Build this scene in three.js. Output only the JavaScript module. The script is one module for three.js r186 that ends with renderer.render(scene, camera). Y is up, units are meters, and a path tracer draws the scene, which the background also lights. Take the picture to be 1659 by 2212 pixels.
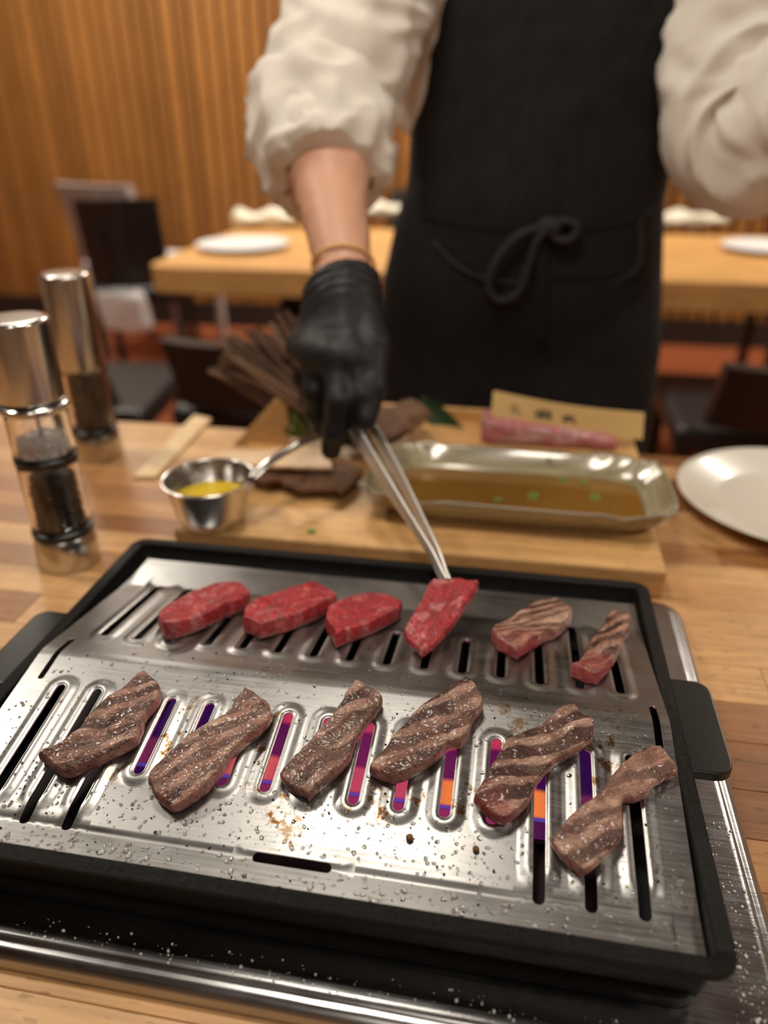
import * as THREE from 'three';
import { RoundedBoxGeometry } from 'three/addons/geometries/RoundedBoxGeometry.js';
import { mergeGeometries } from 'three/addons/utils/BufferGeometryUtils.js';
import { RectAreaLightUniformsLib } from 'three/addons/lights/RectAreaLightUniformsLib.js';

// ------------------------------------------------------------------ camera
// The table top is y = 0, the floor y = -0.74. The camera was solved from the grill's two vanishing points.
const scene = new THREE.Scene();
const F = 1615, CX = 829.5, CY = 1106, EYE = new THREE.Vector3(0, 0.385, 0);
const V3 = (x, y, z) => new THREE.Vector3(x, y, z);
const fwdCam = V3(1154 - CX, 243 - CY, F).normalize();
let rgtCam = V3(10310, 806, -F).normalize();
rgtCam.addScaledVector(fwdCam, -rgtCam.dot(fwdCam)).normalize();
const upCam = V3().crossVectors(rgtCam, fwdCam); if (upCam.y > 0) upCam.negate();
const backCam = fwdCam.clone().negate();
const toWorld = v => V3(rgtCam.dot(v), upCam.dot(v), backCam.dot(v));
const camera = new THREE.PerspectiveCamera(2 * Math.atan(1106 / F) * 180 / Math.PI, 1659 / 2212, 0.02, 40);
camera.position.copy(EYE);
camera.quaternion.setFromRotationMatrix(new THREE.Matrix4().makeBasis(toWorld(V3(1, 0, 0)), toWorld(V3(0, -1, 0)), toWorld(V3(0, 0, -1))));
camera.focus = 0.43; camera.userData.fStop = 3.0;
const ray = (px, py) => toWorld(V3(px - CX, py - CY, F));
const onY = (px, py, y = 0) => { const d = ray(px, py); return EYE.clone().addScaledVector(d, (y - EYE.y) / d.y); };   // pixel on a level surface
const onZ = (px, py, z) => { const d = ray(px, py); return EYE.clone().addScaledVector(d, z / d.z); };                // pixel at a distance

const renderer = new THREE.WebGLRenderer({ antialias: true });
renderer.toneMapping = THREE.LinearToneMapping;
renderer.toneMappingExposure = 1.22;
renderer.shadowMap.enabled = true;
RectAreaLightUniformsLib.init();
scene.background = new THREE.Color(0x000000);

// ------------------------------------------------------------------ lamps: sizes and strengths (built further down)
const WARM = [1, 0.90, 0.76];
const PENDANT = { x: -0.2, y: 1.05, z: -0.57, r: 0.13, power: 18 };
const CEILING_LAMPS = [   // x, z, width, depth, radiance
  [-2.2, -3.2, 0.6, 0.6, 27], [-0.6, -3.35, 0.6, 0.6, 33], [2.0, -2.9, 0.6, 0.6, 36],
  [-1.7, -0.9, 0.3, 0.3, 60], [2.1, -0.3, 0.3, 0.3, 75], [0.2, 1.2, 0.3, 0.3, 40],
];

// ------------------------------------------------------------------ helpers
let seed = 7;
const rnd = () => { seed = (seed + 0x6D2B79F5) | 0; let t = Math.imul(seed ^ (seed >>> 15), 1 | seed); t = (t + Math.imul(t ^ (t >>> 7), 61 | t)) ^ t; return ((t ^ (t >>> 14)) >>> 0) / 4294967296; };
const rr = (a, b) => a + (b - a) * rnd();
const hash = (x, y, z) => { let h = Math.imul(x | 0, 374761393) ^ Math.imul(y | 0, 668265263) ^ Math.imul(z | 0, 1274126177); h = Math.imul(h ^ (h >>> 13), 1274126177); return ((h ^ (h >>> 16)) >>> 0) / 4294967296; };
const sm = t => t * t * (3 - 2 * t), clamp = (x, a = 0, b = 1) => x < a ? a : x > b ? b : x, mix = (a, b, t) => a + (b - a) * t;
const sstep = (a, b, x) => sm(clamp((x - a) / (b - a)));
function noise(x, y, z = 0) {
  const X = Math.floor(x), Y = Math.floor(y), Z = Math.floor(z), u = sm(x - X), v = sm(y - Y), w = sm(z - Z);
  const l = (a, b, t) => a + (b - a) * t, h = (i, j, k) => hash(X + i, Y + j, Z + k);
  return l(l(l(h(0, 0, 0), h(1, 0, 0), u), l(h(0, 1, 0), h(1, 1, 0), u), v), l(l(h(0, 0, 1), h(1, 0, 1), u), l(h(0, 1, 1), h(1, 1, 1), u), v), w) * 2 - 1;
}
const fbm = (x, y, z = 0, o = 4) => { let s = 0, a = 0.5, f = 1; for (let i = 0; i < o; i++) { s += a * noise(x * f, y * f, z * f + i * 7.3); a *= 0.5; f *= 2.03; } return s; };
function tex(w, h, fn, srgb = false, rx = 1, ry = 1) {
  const d = new Uint8Array(w * h * 4);
  for (let j = 0; j < h; j++) for (let i = 0; i < w; i++) { const c = fn(i / w, j / h, i, j), k = (j * w + i) * 4; for (let n = 0; n < 3; n++) d[k + n] = clamp(Array.isArray(c) ? c[n] : c) * 255; d[k + 3] = 255; }
  const t = new THREE.DataTexture(d, w, h); t.wrapS = t.wrapT = THREE.RepeatWrapping; t.magFilter = THREE.LinearFilter; t.minFilter = THREE.LinearMipmapLinearFilter; t.generateMipmaps = true;
  if (srgb) t.colorSpace = THREE.SRGBColorSpace;
  t.repeat.set(rx, ry); t.needsUpdate = true; return t;
}
// periodic noise for textures
const pn = (u, v, fx, fy, s = 0) => { const x = u * fx, y = v * fy, X = Math.floor(x), Y = Math.floor(y), a = sm(x - X), b = sm(y - Y), h = (i, j) => hash((X + i) % fx, (Y + j) % fy, s); return mix(mix(h(0, 0), h(1, 0), a), mix(h(0, 1), h(1, 1), a), b); };
const lin = (r, g, b) => new THREE.Color().setRGB(r, g, b);
const mat = (c, o = {}) => new THREE.MeshStandardMaterial({ color: Array.isArray(c) ? lin(...c) : c, roughness: 0.6, side: THREE.DoubleSide, ...o });
const pmat = (c, o = {}) => new THREE.MeshPhysicalMaterial({ color: Array.isArray(c) ? lin(...c) : c, roughness: 0.6, side: THREE.DoubleSide, ...o });
const taken = {};
const numbered = n => { const k = taken[n] = (taken[n] ?? -1) + 1; return k ? n + '_' + String(k).padStart(3, '0') : n; };
function tag(o, label, category, group, kind) { o.userData.label = label; o.userData.category = category; if (group) o.userData.group = group; if (kind) o.userData.kind = kind; return o; }
function thing(name, label, category, pos = [0, 0, 0], turn = 0, group) {
  const g = new THREE.Group(); g.name = numbered(name); g.position.set(...pos); g.rotation.y = turn; scene.add(g); return tag(g, label, category, group);
}
function part(name, geo, m, parent, label) {
  const o = new THREE.Mesh(Array.isArray(geo) ? mergeGeometries(geo.map(g => plain(g))) : geo, m); o.name = parent === scene ? numbered(name) : name; o.castShadow = o.receiveShadow = true; if (label) o.userData.label = label; parent.add(o); return o;
}
const single = (name, geo, m, label, category, group) => tag(part(name, geo, m, scene), label, category, group);
function struct(name, geo, m, label) { const o = part(name, geo, m, scene); o.userData.kind = 'structure'; if (label) o.userData.label = label; o.userData.category = name.split('_')[0]; return o; }
function plain(g) { let q = g.index ? g.toNonIndexed() : g; for (const k of Object.keys(q.attributes)) if (!['position', 'normal', 'uv'].includes(k)) q.deleteAttribute(k); if (!q.attributes.uv) q.setAttribute('uv', new THREE.BufferAttribute(new Float32Array(q.attributes.position.count * 2), 2)); return q; }
const box = (w, h, d, x = 0, y = 0, z = 0, r = 0) => (r ? new RoundedBoxGeometry(w, h, d, 3, r) : new THREE.BoxGeometry(w, h, d)).translate(x, y, z);
const boxUV = (g, sx = 1, ox = 0, oy = 0, swap = false) => {   // metres, by the face's main direction
  const p = g.attributes.position, n = g.attributes.normal, u = g.attributes.uv;
  for (let i = 0; i < p.count; i++) { const ax = Math.abs(n.getX(i)), ay = Math.abs(n.getY(i)), az = Math.abs(n.getZ(i)); let a, b; if (ay >= ax && ay >= az) { a = p.getX(i); b = p.getZ(i); } else if (az >= ax) { a = p.getX(i); b = p.getY(i); } else { a = p.getZ(i); b = p.getY(i); } if (swap) [a, b] = [b, a]; u.setXY(i, a * sx + ox, b * sx + oy); }
  return g;
};
const lathe = (pts, seg = 48) => new THREE.LatheGeometry(pts.map(p => new THREE.Vector2(p[0], p[1])), seg);
const tube = (pts, r, seg = 32, rad = 10, closed = false) => new THREE.TubeGeometry(new THREE.CatmullRomCurve3(pts.map(p => p.isVector3 ? p : V3(...p)), closed), seg, r, rad, closed);
const grid = (nu, nv, fn, closedU = false) => {   // fn(u, v) -> Vector3
  const P = [], U = [], I = [];
  for (let j = 0; j <= nv; j++) for (let i = 0; i <= nu; i++) { const p = fn(i / nu, j / nv); P.push(p.x, p.y, p.z); U.push(i / nu, j / nv); }
  for (let j = 0; j < nv; j++) for (let i = 0; i < nu; i++) { const a = j * (nu + 1) + i; I.push(a, a + 1, a + nu + 1, a + 1, a + nu + 2, a + nu + 1); }
  const g = new THREE.BufferGeometry(); g.setAttribute('position', new THREE.Float32BufferAttribute(P, 3)); g.setAttribute('uv', new THREE.Float32BufferAttribute(U, 2)); g.setIndex(I); g.computeVertexNormals();
  if (closedU) { const n = g.attributes.normal; for (let j = 0; j <= nv; j++) { const a = j * (nu + 1), b = a + nu, v = V3(n.getX(a) + n.getX(b), n.getY(a) + n.getY(b), n.getZ(a) + n.getZ(b)).normalize(); n.setXYZ(a, v.x, v.y, v.z); n.setXYZ(b, v.x, v.y, v.z); } }
  return g;
};
function sweepRect(x0, x1, z0, z1, r, prof, arc = 8) {   // prof: [outward offset, y]; a ring round a rounded rectangle
  const C = [[x1 - r, z1 - r, 0], [x0 + r, z1 - r, 1], [x0 + r, z0 + r, 2], [x1 - r, z0 + r, 3]], ring = [];
  for (const [cx, cz, q] of C) for (let i = 0; i <= arc; i++) { const a = (q + i / arc) * Math.PI / 2; ring.push([cx, cz, Math.cos(a), Math.sin(a)]); }
  ring.push(ring[0]);
  const n = ring.length - 1, m = prof.length - 1;
  return grid(n, m, (u, v) => { const [cx, cz, c, s] = ring[Math.round(u * n)], [o, y] = prof[Math.round(v * m)]; const R = Math.max(r + o, 0.0005), e = Math.min(r + o - 0.0005, 0); const q = Math.floor((Math.round(u * n) % n) / (arc + 1)); return V3(cx + (q === 0 || q === 3 ? e : -e) + c * R, y, cz + (q < 2 ? e : -e) + s * R); }, true);
}
function surfaceNets(f, lo, hi, cell) {
  const n = [0, 1, 2].map(i => Math.ceil((hi[i] - lo[i]) / cell) + 1), [nx, ny, nz] = n, val = new Float32Array(nx * ny * nz), id = new Int32Array(nx * ny * nz).fill(-1), P = [], I = [];
  for (let k = 0, q = 0; k < nz; k++) for (let j = 0; j < ny; j++) for (let i = 0; i < nx; i++, q++) val[q] = f(lo[0] + i * cell, lo[1] + j * cell, lo[2] + k * cell);
  const at = (i, j, k) => i + nx * (j + ny * k);
  for (let k = 0; k < nz - 1; k++) for (let j = 0; j < ny - 1; j++) for (let i = 0; i < nx - 1; i++) {
    let sx = 0, sy = 0, sz = 0, c = 0, mask = 0;
    for (let b = 0; b < 8; b++) if (val[at(i + (b & 1), j + (b >> 1 & 1), k + (b >> 2))] < 0) mask |= 1 << b;
    if (mask === 0 || mask === 255) continue;
    for (let b = 0; b < 8; b++) for (const e of [1, 2, 4]) { if (b & e) continue; const b2 = b | e; if ((mask >> b & 1) === (mask >> b2 & 1)) continue; const v0 = val[at(i + (b & 1), j + (b >> 1 & 1), k + (b >> 2))], v1 = val[at(i + (b2 & 1), j + (b2 >> 1 & 1), k + (b2 >> 2))], t = v0 / (v0 - v1); sx += (b & 1) + (e === 1 ? t : 0); sy += (b >> 1 & 1) + (e === 2 ? t : 0); sz += (b >> 2) + (e === 4 ? t : 0); c++; }
    id[at(i, j, k)] = P.length / 3; P.push(lo[0] + (i + sx / c) * cell, lo[1] + (j + sy / c) * cell, lo[2] + (k + sz / c) * cell);
  }
  const quad = (a, b, c, d, flip) => { if (a < 0 || b < 0 || c < 0 || d < 0) return; flip ? I.push(a, c, b, a, d, c) : I.push(a, b, c, a, c, d); };
  for (let k = 1; k < nz - 1; k++) for (let j = 1; j < ny - 1; j++) for (let i = 1; i < nx - 1; i++) {
    const a = val[at(i, j, k)] < 0;
    if (a !== val[at(i + 1, j, k)] < 0) quad(id[at(i, j - 1, k - 1)], id[at(i, j, k - 1)], id[at(i, j, k)], id[at(i, j - 1, k)], !a);
    if (a !== val[at(i, j + 1, k)] < 0) quad(id[at(i - 1, j, k - 1)], id[at(i - 1, j, k)], id[at(i, j, k)], id[at(i, j, k - 1)], !a);
    if (a !== val[at(i, j, k + 1)] < 0) quad(id[at(i - 1, j - 1, k)], id[at(i, j - 1, k)], id[at(i, j, k)], id[at(i - 1, j, k)], !a);
  }
  const g = new THREE.BufferGeometry(); g.setAttribute('position', new THREE.Float32BufferAttribute(P, 3)); g.setAttribute('uv', new THREE.Float32BufferAttribute(new Float32Array(P.length / 3 * 2), 2)); g.setIndex(I); g.computeVertexNormals(); return g;
}
const smin = (a, b, k) => { const h = Math.max(k - Math.abs(a - b), 0) / k; return Math.min(a, b) - h * h * k / 4; };
function capsule(p, a, b, ra, rb) { const bx = b.x - a.x, by = b.y - a.y, bz = b.z - a.z, px = p.x - a.x, py = p.y - a.y, pz = p.z - a.z, t = clamp((px * bx + py * by + pz * bz) / (bx * bx + by * by + bz * bz + 1e-12)); return Math.hypot(px - bx * t, py - by * t, pz - bz * t) - mix(ra, rb, t); }
function blend(bones, k) { const p = V3(); return (x, y, z) => { p.set(x, y, z); let d = 9; for (const b of bones) d = smin(d, capsule(p, b[0], b[1], b[2], b[3]), b[4] ?? k); return d; }; }
function bounds(bones, pad) { const lo = [9, 9, 9], hi = [-9, -9, -9]; for (const b of bones) for (const [q, r] of [[b[0], b[2]], [b[1], b[3]]]) ['x', 'y', 'z'].forEach((c, i) => { lo[i] = Math.min(lo[i], q[c] - r - pad); hi[i] = Math.max(hi[i], q[c] + r + pad); }); return [lo, hi]; }

// ------------------------------------------------------------------ textures
const woodMap = tex(1024, 1024, (u, v) => {   // grain runs along u
  const w = pn(u, v, 3, 6, 1) * 0.6 + pn(u, v, 8, 40, 2) * 0.4;
  const ring = 0.5 + 0.5 * Math.sin((v * 22 + w * 2.6) * Math.PI * 2);
  const f = pn(u, v, 12, 256, 3) * 0.6 + pn(u, v, 24, 512, 4) * 0.4, pore = pn(u, v, 40, 340, 6) > 0.86 ? 0.14 : 0;
  const b = 0.96 + 0.12 * ring * pn(u, v, 4, 8, 5) - 0.16 * (1 - f) - pore + 0.1 * (pn(u, v, 5, 10, 8) - 0.5);
  return [b * 1.06, b * 1.0, b * 0.93];
}, true);
const woodBump = tex(512, 512, (u, v) => 0.5 + 0.5 * (pn(u, v, 12, 256, 3) - 0.5) - (pn(u, v, 40, 340, 6) > 0.86 ? 0.2 : 0));
const brushed = tex(1024, 512, (u, v) => 0.5 + 0.34 * (pn(u, v, 6, 512, 1) - 0.5) + 0.4 * (pn(u, v, 14, 256, 2) - 0.5) + 0.2 * (pn(u, v, 24, 24, 3) - 0.5));
const brushRough = tex(512, 512, (u, v) => 0.66 + 0.16 * (pn(u, v, 5, 256, 1) - 0.5) + 0.14 * (pn(u, v, 9, 9, 7) - 0.5) + 0.08 * (pn(u, v, 28, 28, 9) - 0.5));
const speckle = tex(512, 512, (u, v) => 0.5 + 0.5 * (pn(u, v, 128, 128, 1) - 0.5) + 0.4 * (pn(u, v, 256, 256, 2) - 0.5));
const weave = tex(256, 256, (u, v) => 0.5 + 0.25 * Math.sin(u * 64 * Math.PI * 2) * Math.cos(v * 64 * Math.PI * 2) + 0.3 * (pn(u, v, 64, 64, 3) - 0.5));
const denimMap = tex(512, 512, (u, v) => { const s = 0.72 + 0.36 * (pn(u, v, 256, 12, 1) - 0.5) + 0.3 * (pn(u, v, 100, 30, 2) - 0.5) + 0.25 * (pn(u, v, 5, 5, 3) - 0.5); return [s, s, s]; }, true);
const meatMap = tex(1024, 1024, (u, v) => {
  const f = pn(u, v, 34, 110, 1) * 0.5 + pn(u, v, 70, 200, 2) * 0.5, c = pn(u, v, 60, 60, 3) * 0.5 + pn(u, v, 160, 160, 4) * 0.5, b = pn(u, v, 14, 20, 5);
  const fat = sstep(0.68, 0.85, pn(u, v, 12, 46, 8) * 0.7 + pn(u, v, 40, 80, 9) * 0.3);
  const k = 0.74 + 0.30 * f + 0.30 * (c - 0.5) + 0.25 * (b - 0.5);
  return [k + fat * 0.16, k * 0.98 + fat * 0.2, k * 0.96 + fat * 0.18];
}, true);
const meatBump = tex(1024, 1024, (u, v) => 0.5 + 0.42 * (pn(u, v, 34, 110, 1) - 0.5) + 0.3 * (pn(u, v, 60, 60, 3) - 0.5) + 0.35 * (pn(u, v, 26, 30, 6) - 0.5) + 0.3 * (pn(u, v, 190, 190, 5) - 0.5));
const rawMap = tex(512, 512, (u, v) => {
  const m = pn(u, v, 18, 60, 1) * 0.5 + pn(u, v, 40, 90, 2) * 0.5, fat = sstep(0.55, 0.8, m), k = 0.8 + 0.3 * (pn(u, v, 30, 30, 4) - 0.5);
  return [k + fat * 0.14, k * (1 - fat) + fat * 1.0, k * (1 - fat) + fat * 1.0].map((x, i) => i ? x * 0.9 + 0.0 : x);
}, true);
const mk = (t, x, y = x) => { const c = t.clone(); c.repeat.set(x, y); c.needsUpdate = true; return c; };

// ------------------------------------------------------------------ materials
const M = {};
M.steel = pmat([0.42, 0.42, 0.43], { metalness: 1, roughness: 0.36, bumpMap: mk(brushed, 5, 5), bumpScale: 0.00006, roughnessMap: mk(brushRough, 6, 6) });
M.steelPolished = pmat([0.68, 0.67, 0.65], { metalness: 1, roughness: 0.2 });
M.steelTongs = pmat([0.86, 0.85, 0.83], { metalness: 1, roughness: 0.42 });
M.steelSatin = pmat([0.60, 0.58, 0.55], { metalness: 1, roughness: 0.26 });
M.blackPan = pmat([0.005, 0.005, 0.005], { specularIntensity: 0.5, roughness: 0.4, bumpMap: mk(speckle, 20, 20), bumpScale: 0.00015 });
M.blackTray = pmat([0.008, 0.008, 0.008], { roughness: 0.5 });
M.blackPlastic = pmat([0.008, 0.008, 0.008], { roughness: 0.34 });
M.glass = pmat([1, 1, 1], { transmission: 1, thickness: 0.003, roughness: 0.02, ior: 1.45 });
M.apron = pmat([0.0125, 0.0115, 0.0125], { roughness: 0.9, map: denimMap, bumpMap: mk(weave, 6, 6), bumpScale: 0.0003, sheen: 0.25, sheenRoughness: 0.6, sheenColor: lin(0.2, 0.2, 0.22) });
M.apronTrim = pmat([0.028, 0.028, 0.031], { roughness: 0.85 });
M.shirt = pmat([0.80, 0.75, 0.68], { roughness: 0.85, bumpMap: mk(weave, 10, 10), bumpScale: 0.0002, sheen: 0.15, sheenColor: lin(1, 1, 1) });
M.skin = pmat([0.66, 0.36, 0.24], { roughness: 0.5 });
M.glove = pmat([0.011, 0.011, 0.013], { specularIntensity: 0.7, roughness: 0.52, bumpMap: mk(speckle, 30, 30), bumpScale: 0.0003 });
M.hair = mat([0.01, 0.008, 0.006], { roughness: 0.6 });
M.trousers = mat([0.012, 0.012, 0.014], { roughness: 0.9 });
M.leather = pmat([0.016, 0.015, 0.016], { roughness: 0.38 });
M.darkWood = mat([0.018, 0.012, 0.009], { roughness: 0.5 });
M.paleFrame = mat([0.42, 0.38, 0.36], { roughness: 0.5 });
M.whiteCloth = mat([0.72, 0.70, 0.70], { roughness: 0.8 });
M.ceramic = pmat([0.74, 0.70, 0.62], { roughness: 0.25, clearcoat: 0.6, clearcoatRoughness: 0.1 });
M.cream = pmat([0.76, 0.71, 0.58], { roughness: 0.7 });
const wood = (c, rx = 1, ry = 1, rough = 0.5) => pmat(c, { roughness: rough, map: mk(woodMap, rx, ry), bumpMap: mk(woodBump, rx * 1.0, ry), bumpScale: 0.0002 });
const wood2 = { map: mk(woodMap, 2.2, 2.2), bumpMap: mk(woodBump, 4, 4) };
M.staves = [[0.62, 0.375, 0.18], [0.49, 0.265, 0.11], [0.30, 0.135, 0.05], [0.76, 0.51, 0.285], [0.37, 0.185, 0.073], [0.68, 0.43, 0.215]].map(c => pmat(c, { roughness: 0.42, map: wood2.map, bumpMap: wood2.bumpMap, bumpScale: 0.0002 }));
M.board = pmat([0.66, 0.42, 0.19], { roughness: 0.55, map: wood2.map, bumpMap: wood2.bumpMap, bumpScale: 0.0002 });
M.rearTable = pmat([0.72, 0.43, 0.17], { roughness: 0.5, map: wood2.map });
M.slats = [[0.35, 0.165, 0.042], [0.40, 0.19, 0.05], [0.29, 0.135, 0.034]].map(c => pmat(c, { roughness: 0.5, map: wood2.map }));
M.wallBack = pmat([0.16, 0.06, 0.014], { roughness: 0.7 });

// ------------------------------------------------------------------ the room
const FLOOR = -0.74, CEIL = 1.95, RX0 = -4.2, RX1 = 3.6, RZ0 = -4.3, RZ1 = 2.6;
M.floor = pmat([0.30, 0.075, 0.025], { roughness: 0.55, bumpMap: mk(speckle, 6, 6), bumpScale: 0.0006 });
M.plaster = mat([0.34, 0.25, 0.17], { roughness: 0.9 });
M.ceil = mat([0.13, 0.115, 0.10], { roughness: 0.9 });
struct('floor', box(RX1 - RX0 + 0.2, 0.1, RZ1 - RZ0 + 0.2, (RX0 + RX1) / 2, FLOOR - 0.05, (RZ0 + RZ1) / 2), M.floor, 'terracotta red floor');
struct('ceiling', box(RX1 - RX0 + 0.2, 0.1, RZ1 - RZ0 + 0.2, (RX0 + RX1) / 2, CEIL + 0.05, (RZ0 + RZ1) / 2), M.ceil, 'dark ceiling');
const wallB = struct('wall_back', box(RX1 - RX0, CEIL - FLOOR, 0.1, (RX0 + RX1) / 2, (CEIL + FLOOR) / 2, RZ0 - 0.05), M.wallBack, 'wall clad in upright amber wooden slats');
struct('wall_left', box(0.1, CEIL - FLOOR, RZ1 - RZ0 + 0.2, RX0 - 0.05, (CEIL + FLOOR) / 2, (RZ0 + RZ1) / 2), M.plaster, 'plain warm wall');
struct('wall_right', box(0.1, CEIL - FLOOR, RZ1 - RZ0 + 0.2, RX1 + 0.05, (CEIL + FLOOR) / 2, (RZ0 + RZ1) / 2), M.plaster, 'plain warm wall');
struct('wall_front', box(RX1 - RX0, CEIL - FLOOR, 0.1, (RX0 + RX1) / 2, (CEIL + FLOOR) / 2, RZ1 + 0.05), M.plaster, 'plain warm wall');
struct('baseboard_back', box(RX1 - RX0, 0.13, 0.05, (RX0 + RX1) / 2, FLOOR + 0.065, RZ0 + 0.025), M.darkWood, 'dark baseboard under the slat wall');
{
  const H = CEIL - FLOOR - 0.14, gs = [0, 1, 2, 3].map(i => boxUV(box(0.057, H, 0.028, 0, 0, 0, 0.004), 1, i * 0.37, i * 0.21, true));
  let i = 0;
  for (let x = -3.6; x < 2.6; x += 0.078, i++) { const s = part('slat', gs[i % 4], M.slats[Math.floor(hash(i, 3, 1) * 3)], wallB); s.position.set(x, FLOOR + 0.135 + H / 2, RZ0 + 0.014); }
}

// ------------------------------------------------------------------ the dining table
const TZ0 = -0.918, TZ1 = 0.06, TX0 = -1.05, TX1 = 0.78;
{
  const t = thing('dining_table', 'butcher block dining table of many toned wooden staves under the grill', 'table');
  let z = TZ0, row = 0;
  while (z < TZ1 - 0.01) {
    const w = Math.min(rr(0.033, 0.044), TZ1 - z); let x = TX0 - rr(0, 0.3), k = 0;
    while (x < TX1) {
      const L = rr(0.28, 0.62), a = Math.max(x, TX0), b = Math.min(x + L, TX1);
      if (b - a > 0.02) part('stave', boxUV(box(b - a - 0.0003, 0.034, w - 0.0003, (a + b) / 2, -0.017, z + w / 2, 0.0006), 1, rr(0, 5), rr(0, 5)), M.staves[Math.floor(hash(row, k, 5) * 6)], t);
      x += L; k++;
    }
    z += w; row++;
  }
  part('underframe', [box(TX1 - TX0 - 0.1, 0.06, 0.03, (TX0 + TX1) / 2, -0.064, TZ0 + 0.06), box(TX1 - TX0 - 0.1, 0.06, 0.03, (TX0 + TX1) / 2, -0.064, TZ1 - 0.06)], M.darkWood, t);
  for (const x of [TX0 + 0.09, TX1 - 0.09]) for (const z2 of [TZ0 + 0.06, TZ1 - 0.06]) part('leg', box(0.06, 0.646, 0.06, x, -0.417, z2, 0.004), M.darkWood, t);
}

// ------------------------------------------------------------------ the grill: steel surround and heater
{
  const g = thing('table_grill', 'brushed stainless steel surround of the table grill with glowing heater inside', 'grill');
  part('surround', new THREE.BufferGeometry(), M.steel, g);
  { const q = g.children[0].geometry = sweepRect(-0.356, 0.157, -0.572, -0.189, 0.022, [[-0.085, 0.012], [-0.04, 0.012], [-0.013, 0.012], [-0.0105, 0.0119], [-0.009, 0.0108], [-0.0075, 0.0104], [-0.006, 0.0106], [-0.0042, 0.0100], [-0.002, 0.0085], [-0.0004, 0.006], [0, 0.003], [0, 0]], 12); const p = q.attributes.position; for (let i = 0; i < p.count; i++) q.attributes.uv.setXY(i, p.getX(i), p.getZ(i)); }
  part('drip_tray', box(0.40, 0.006, 0.27, -0.1005, 0.0165, -0.372, 0.002), M.blackTray, g);
  // heater: glowing panel with a hotter tube in front, colours as the phone sees infrared
  const glow = tex(512, 256, (u, v) => {
    const x = mix(-0.2175, 0.0675, u), w = (v - 0.15) / 0.8, lerp3 = (a, b, t) => a.map((q, i) => mix(q, b[i], t));
    const warm = sstep(-0.185, -0.10, x) * (1 - sstep(0.0, 0.045, x)), hotX = Math.max(Math.exp(-(((x + 0.0175) / 0.010) ** 2)), Math.exp(-(((x - 0.033) / 0.010) ** 2)), 0.9 * Math.exp(-(((x + 0.144) / 0.011) ** 2)));
    let c = lerp3([0.035, 0.006, 0.065], [0.15, 0.012, 0.085], warm * (0.7 + 0.5 * pn(u, v, 9, 4, 2)));
    c = lerp3(c, [0.66, 0.05, 0.11], (1 - sstep(0.10, 0.17, w + 0.05 * pn(u, v, 20, 2, 3))) * sstep(0.25, 0.7, warm) * 0.85);
    const band = sstep(0.55, 0.62, w + 0.06 * pn(u, v, 14, 2, 7)) * (1 - sstep(0.82, 0.86, w));
    c = lerp3(c, lerp3([0.60, 0.07, 0.13], [1.05, 0.25, 0.06], hotX), band * clamp(0.25 + warm + hotX));
    c = lerp3(c, [0.14, 0.08, 0.55], sstep(0.835, 0.85, w) * (1 - sstep(0.875, 0.89, w)) * 0.65);
    c = lerp3(c, [0.32, 0.03, 0.11], sstep(0.88, 0.9, w) * warm);
    return c;
  }, false);
  glow.wrapS = glow.wrapT = THREE.ClampToEdgeWrapping;
  const gm = new THREE.MeshStandardMaterial({ color: 0x120208, roughness: 0.6, emissive: 0xffffff, emissiveMap: glow, emissiveIntensity: 0.68 });
  const panel = new THREE.PlaneGeometry(0.285, 0.085).rotateX(-Math.PI / 2); // v = 1 at the far side
  { const u = panel.attributes.uv; for (let i = 0; i < u.count; i++) u.setY(i, 1 - u.getY(i)); }
  const hp = part('heater_panel', panel, gm, g, 'glowing purple and orange infrared heater'); hp.position.set(-0.075, 0.0235, -0.338);
  part('heater_body', box(0.29, 0.0035, 0.09, -0.075, 0.0212, -0.338), M.blackTray, g);
  const hl = new THREE.RectAreaLight(new THREE.Color(1, 0.2, 0.35), 0.5, 0.28, 0.08); hl.position.set(-0.075, 0.0245, -0.338); hl.lookAt(-0.075, 1, -0.338); hl.castShadow = true; g.add(hl);
}
// ------------------------------------------------------------------ black pan with handles
{
  const g = thing('grill_pan', 'black grill pan with flat side handles holding the slotted steel plate', 'grill pan');
  const prof = [[-0.022, 0.0195], [-0.022, 0.034], [-0.0108, 0.0372], [-0.0100, 0.0498], [-0.0094, 0.0508], [-0.0085, 0.0511], [-0.0012, 0.0511], [-0.0003, 0.0507], [0, 0.0498], [0, 0.0480], [-0.0006, 0.0470], [-0.0062, 0.0462], [-0.0072, 0.0450], [-0.0085, 0.030], [-0.0110, 0.0165], [-0.022, 0.0145]];
  part('pan_wall', sweepRect(-0.3205, 0.1195, -0.533, -0.2145, 0.013, prof, 8), M.blackPan, g);
  part('foot_rail', sweepRect(-0.307, 0.107, -0.52, -0.2235, 0.01, [[-0.01, 0.022], [0, 0.0215], [0.002, 0.0195], [0.002, 0.0125], [-0.01, 0.0122]], 6), M.blackPan, g);
  for (const s of [1, -1]) {
    const sh = new THREE.Shape(), w = 0.0235, l = 0.079, r = 0.011;
    sh.moveTo(0, 0); sh.lineTo(w - r, 0); sh.quadraticCurveTo(w, 0, w, r); sh.lineTo(w, l - r); sh.quadraticCurveTo(w, l, w - r, l); sh.lineTo(0, l); sh.closePath();
    const e = new THREE.ExtrudeGeometry(sh, { depth: 0.0045, bevelEnabled: true, bevelSize: 0.0012, bevelThickness: 0.0012, bevelSegments: 3, curveSegments: 10 }).rotateX(Math.PI / 2);
    const h = part('handle', e, M.blackPlastic, g);
    if (s < 0) h.rotation.y = Math.PI, h.position.set(-0.3200, 0.0485, -0.338); else h.position.set(0.1190, 0.0485, -0.4165);
  }
}
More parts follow.
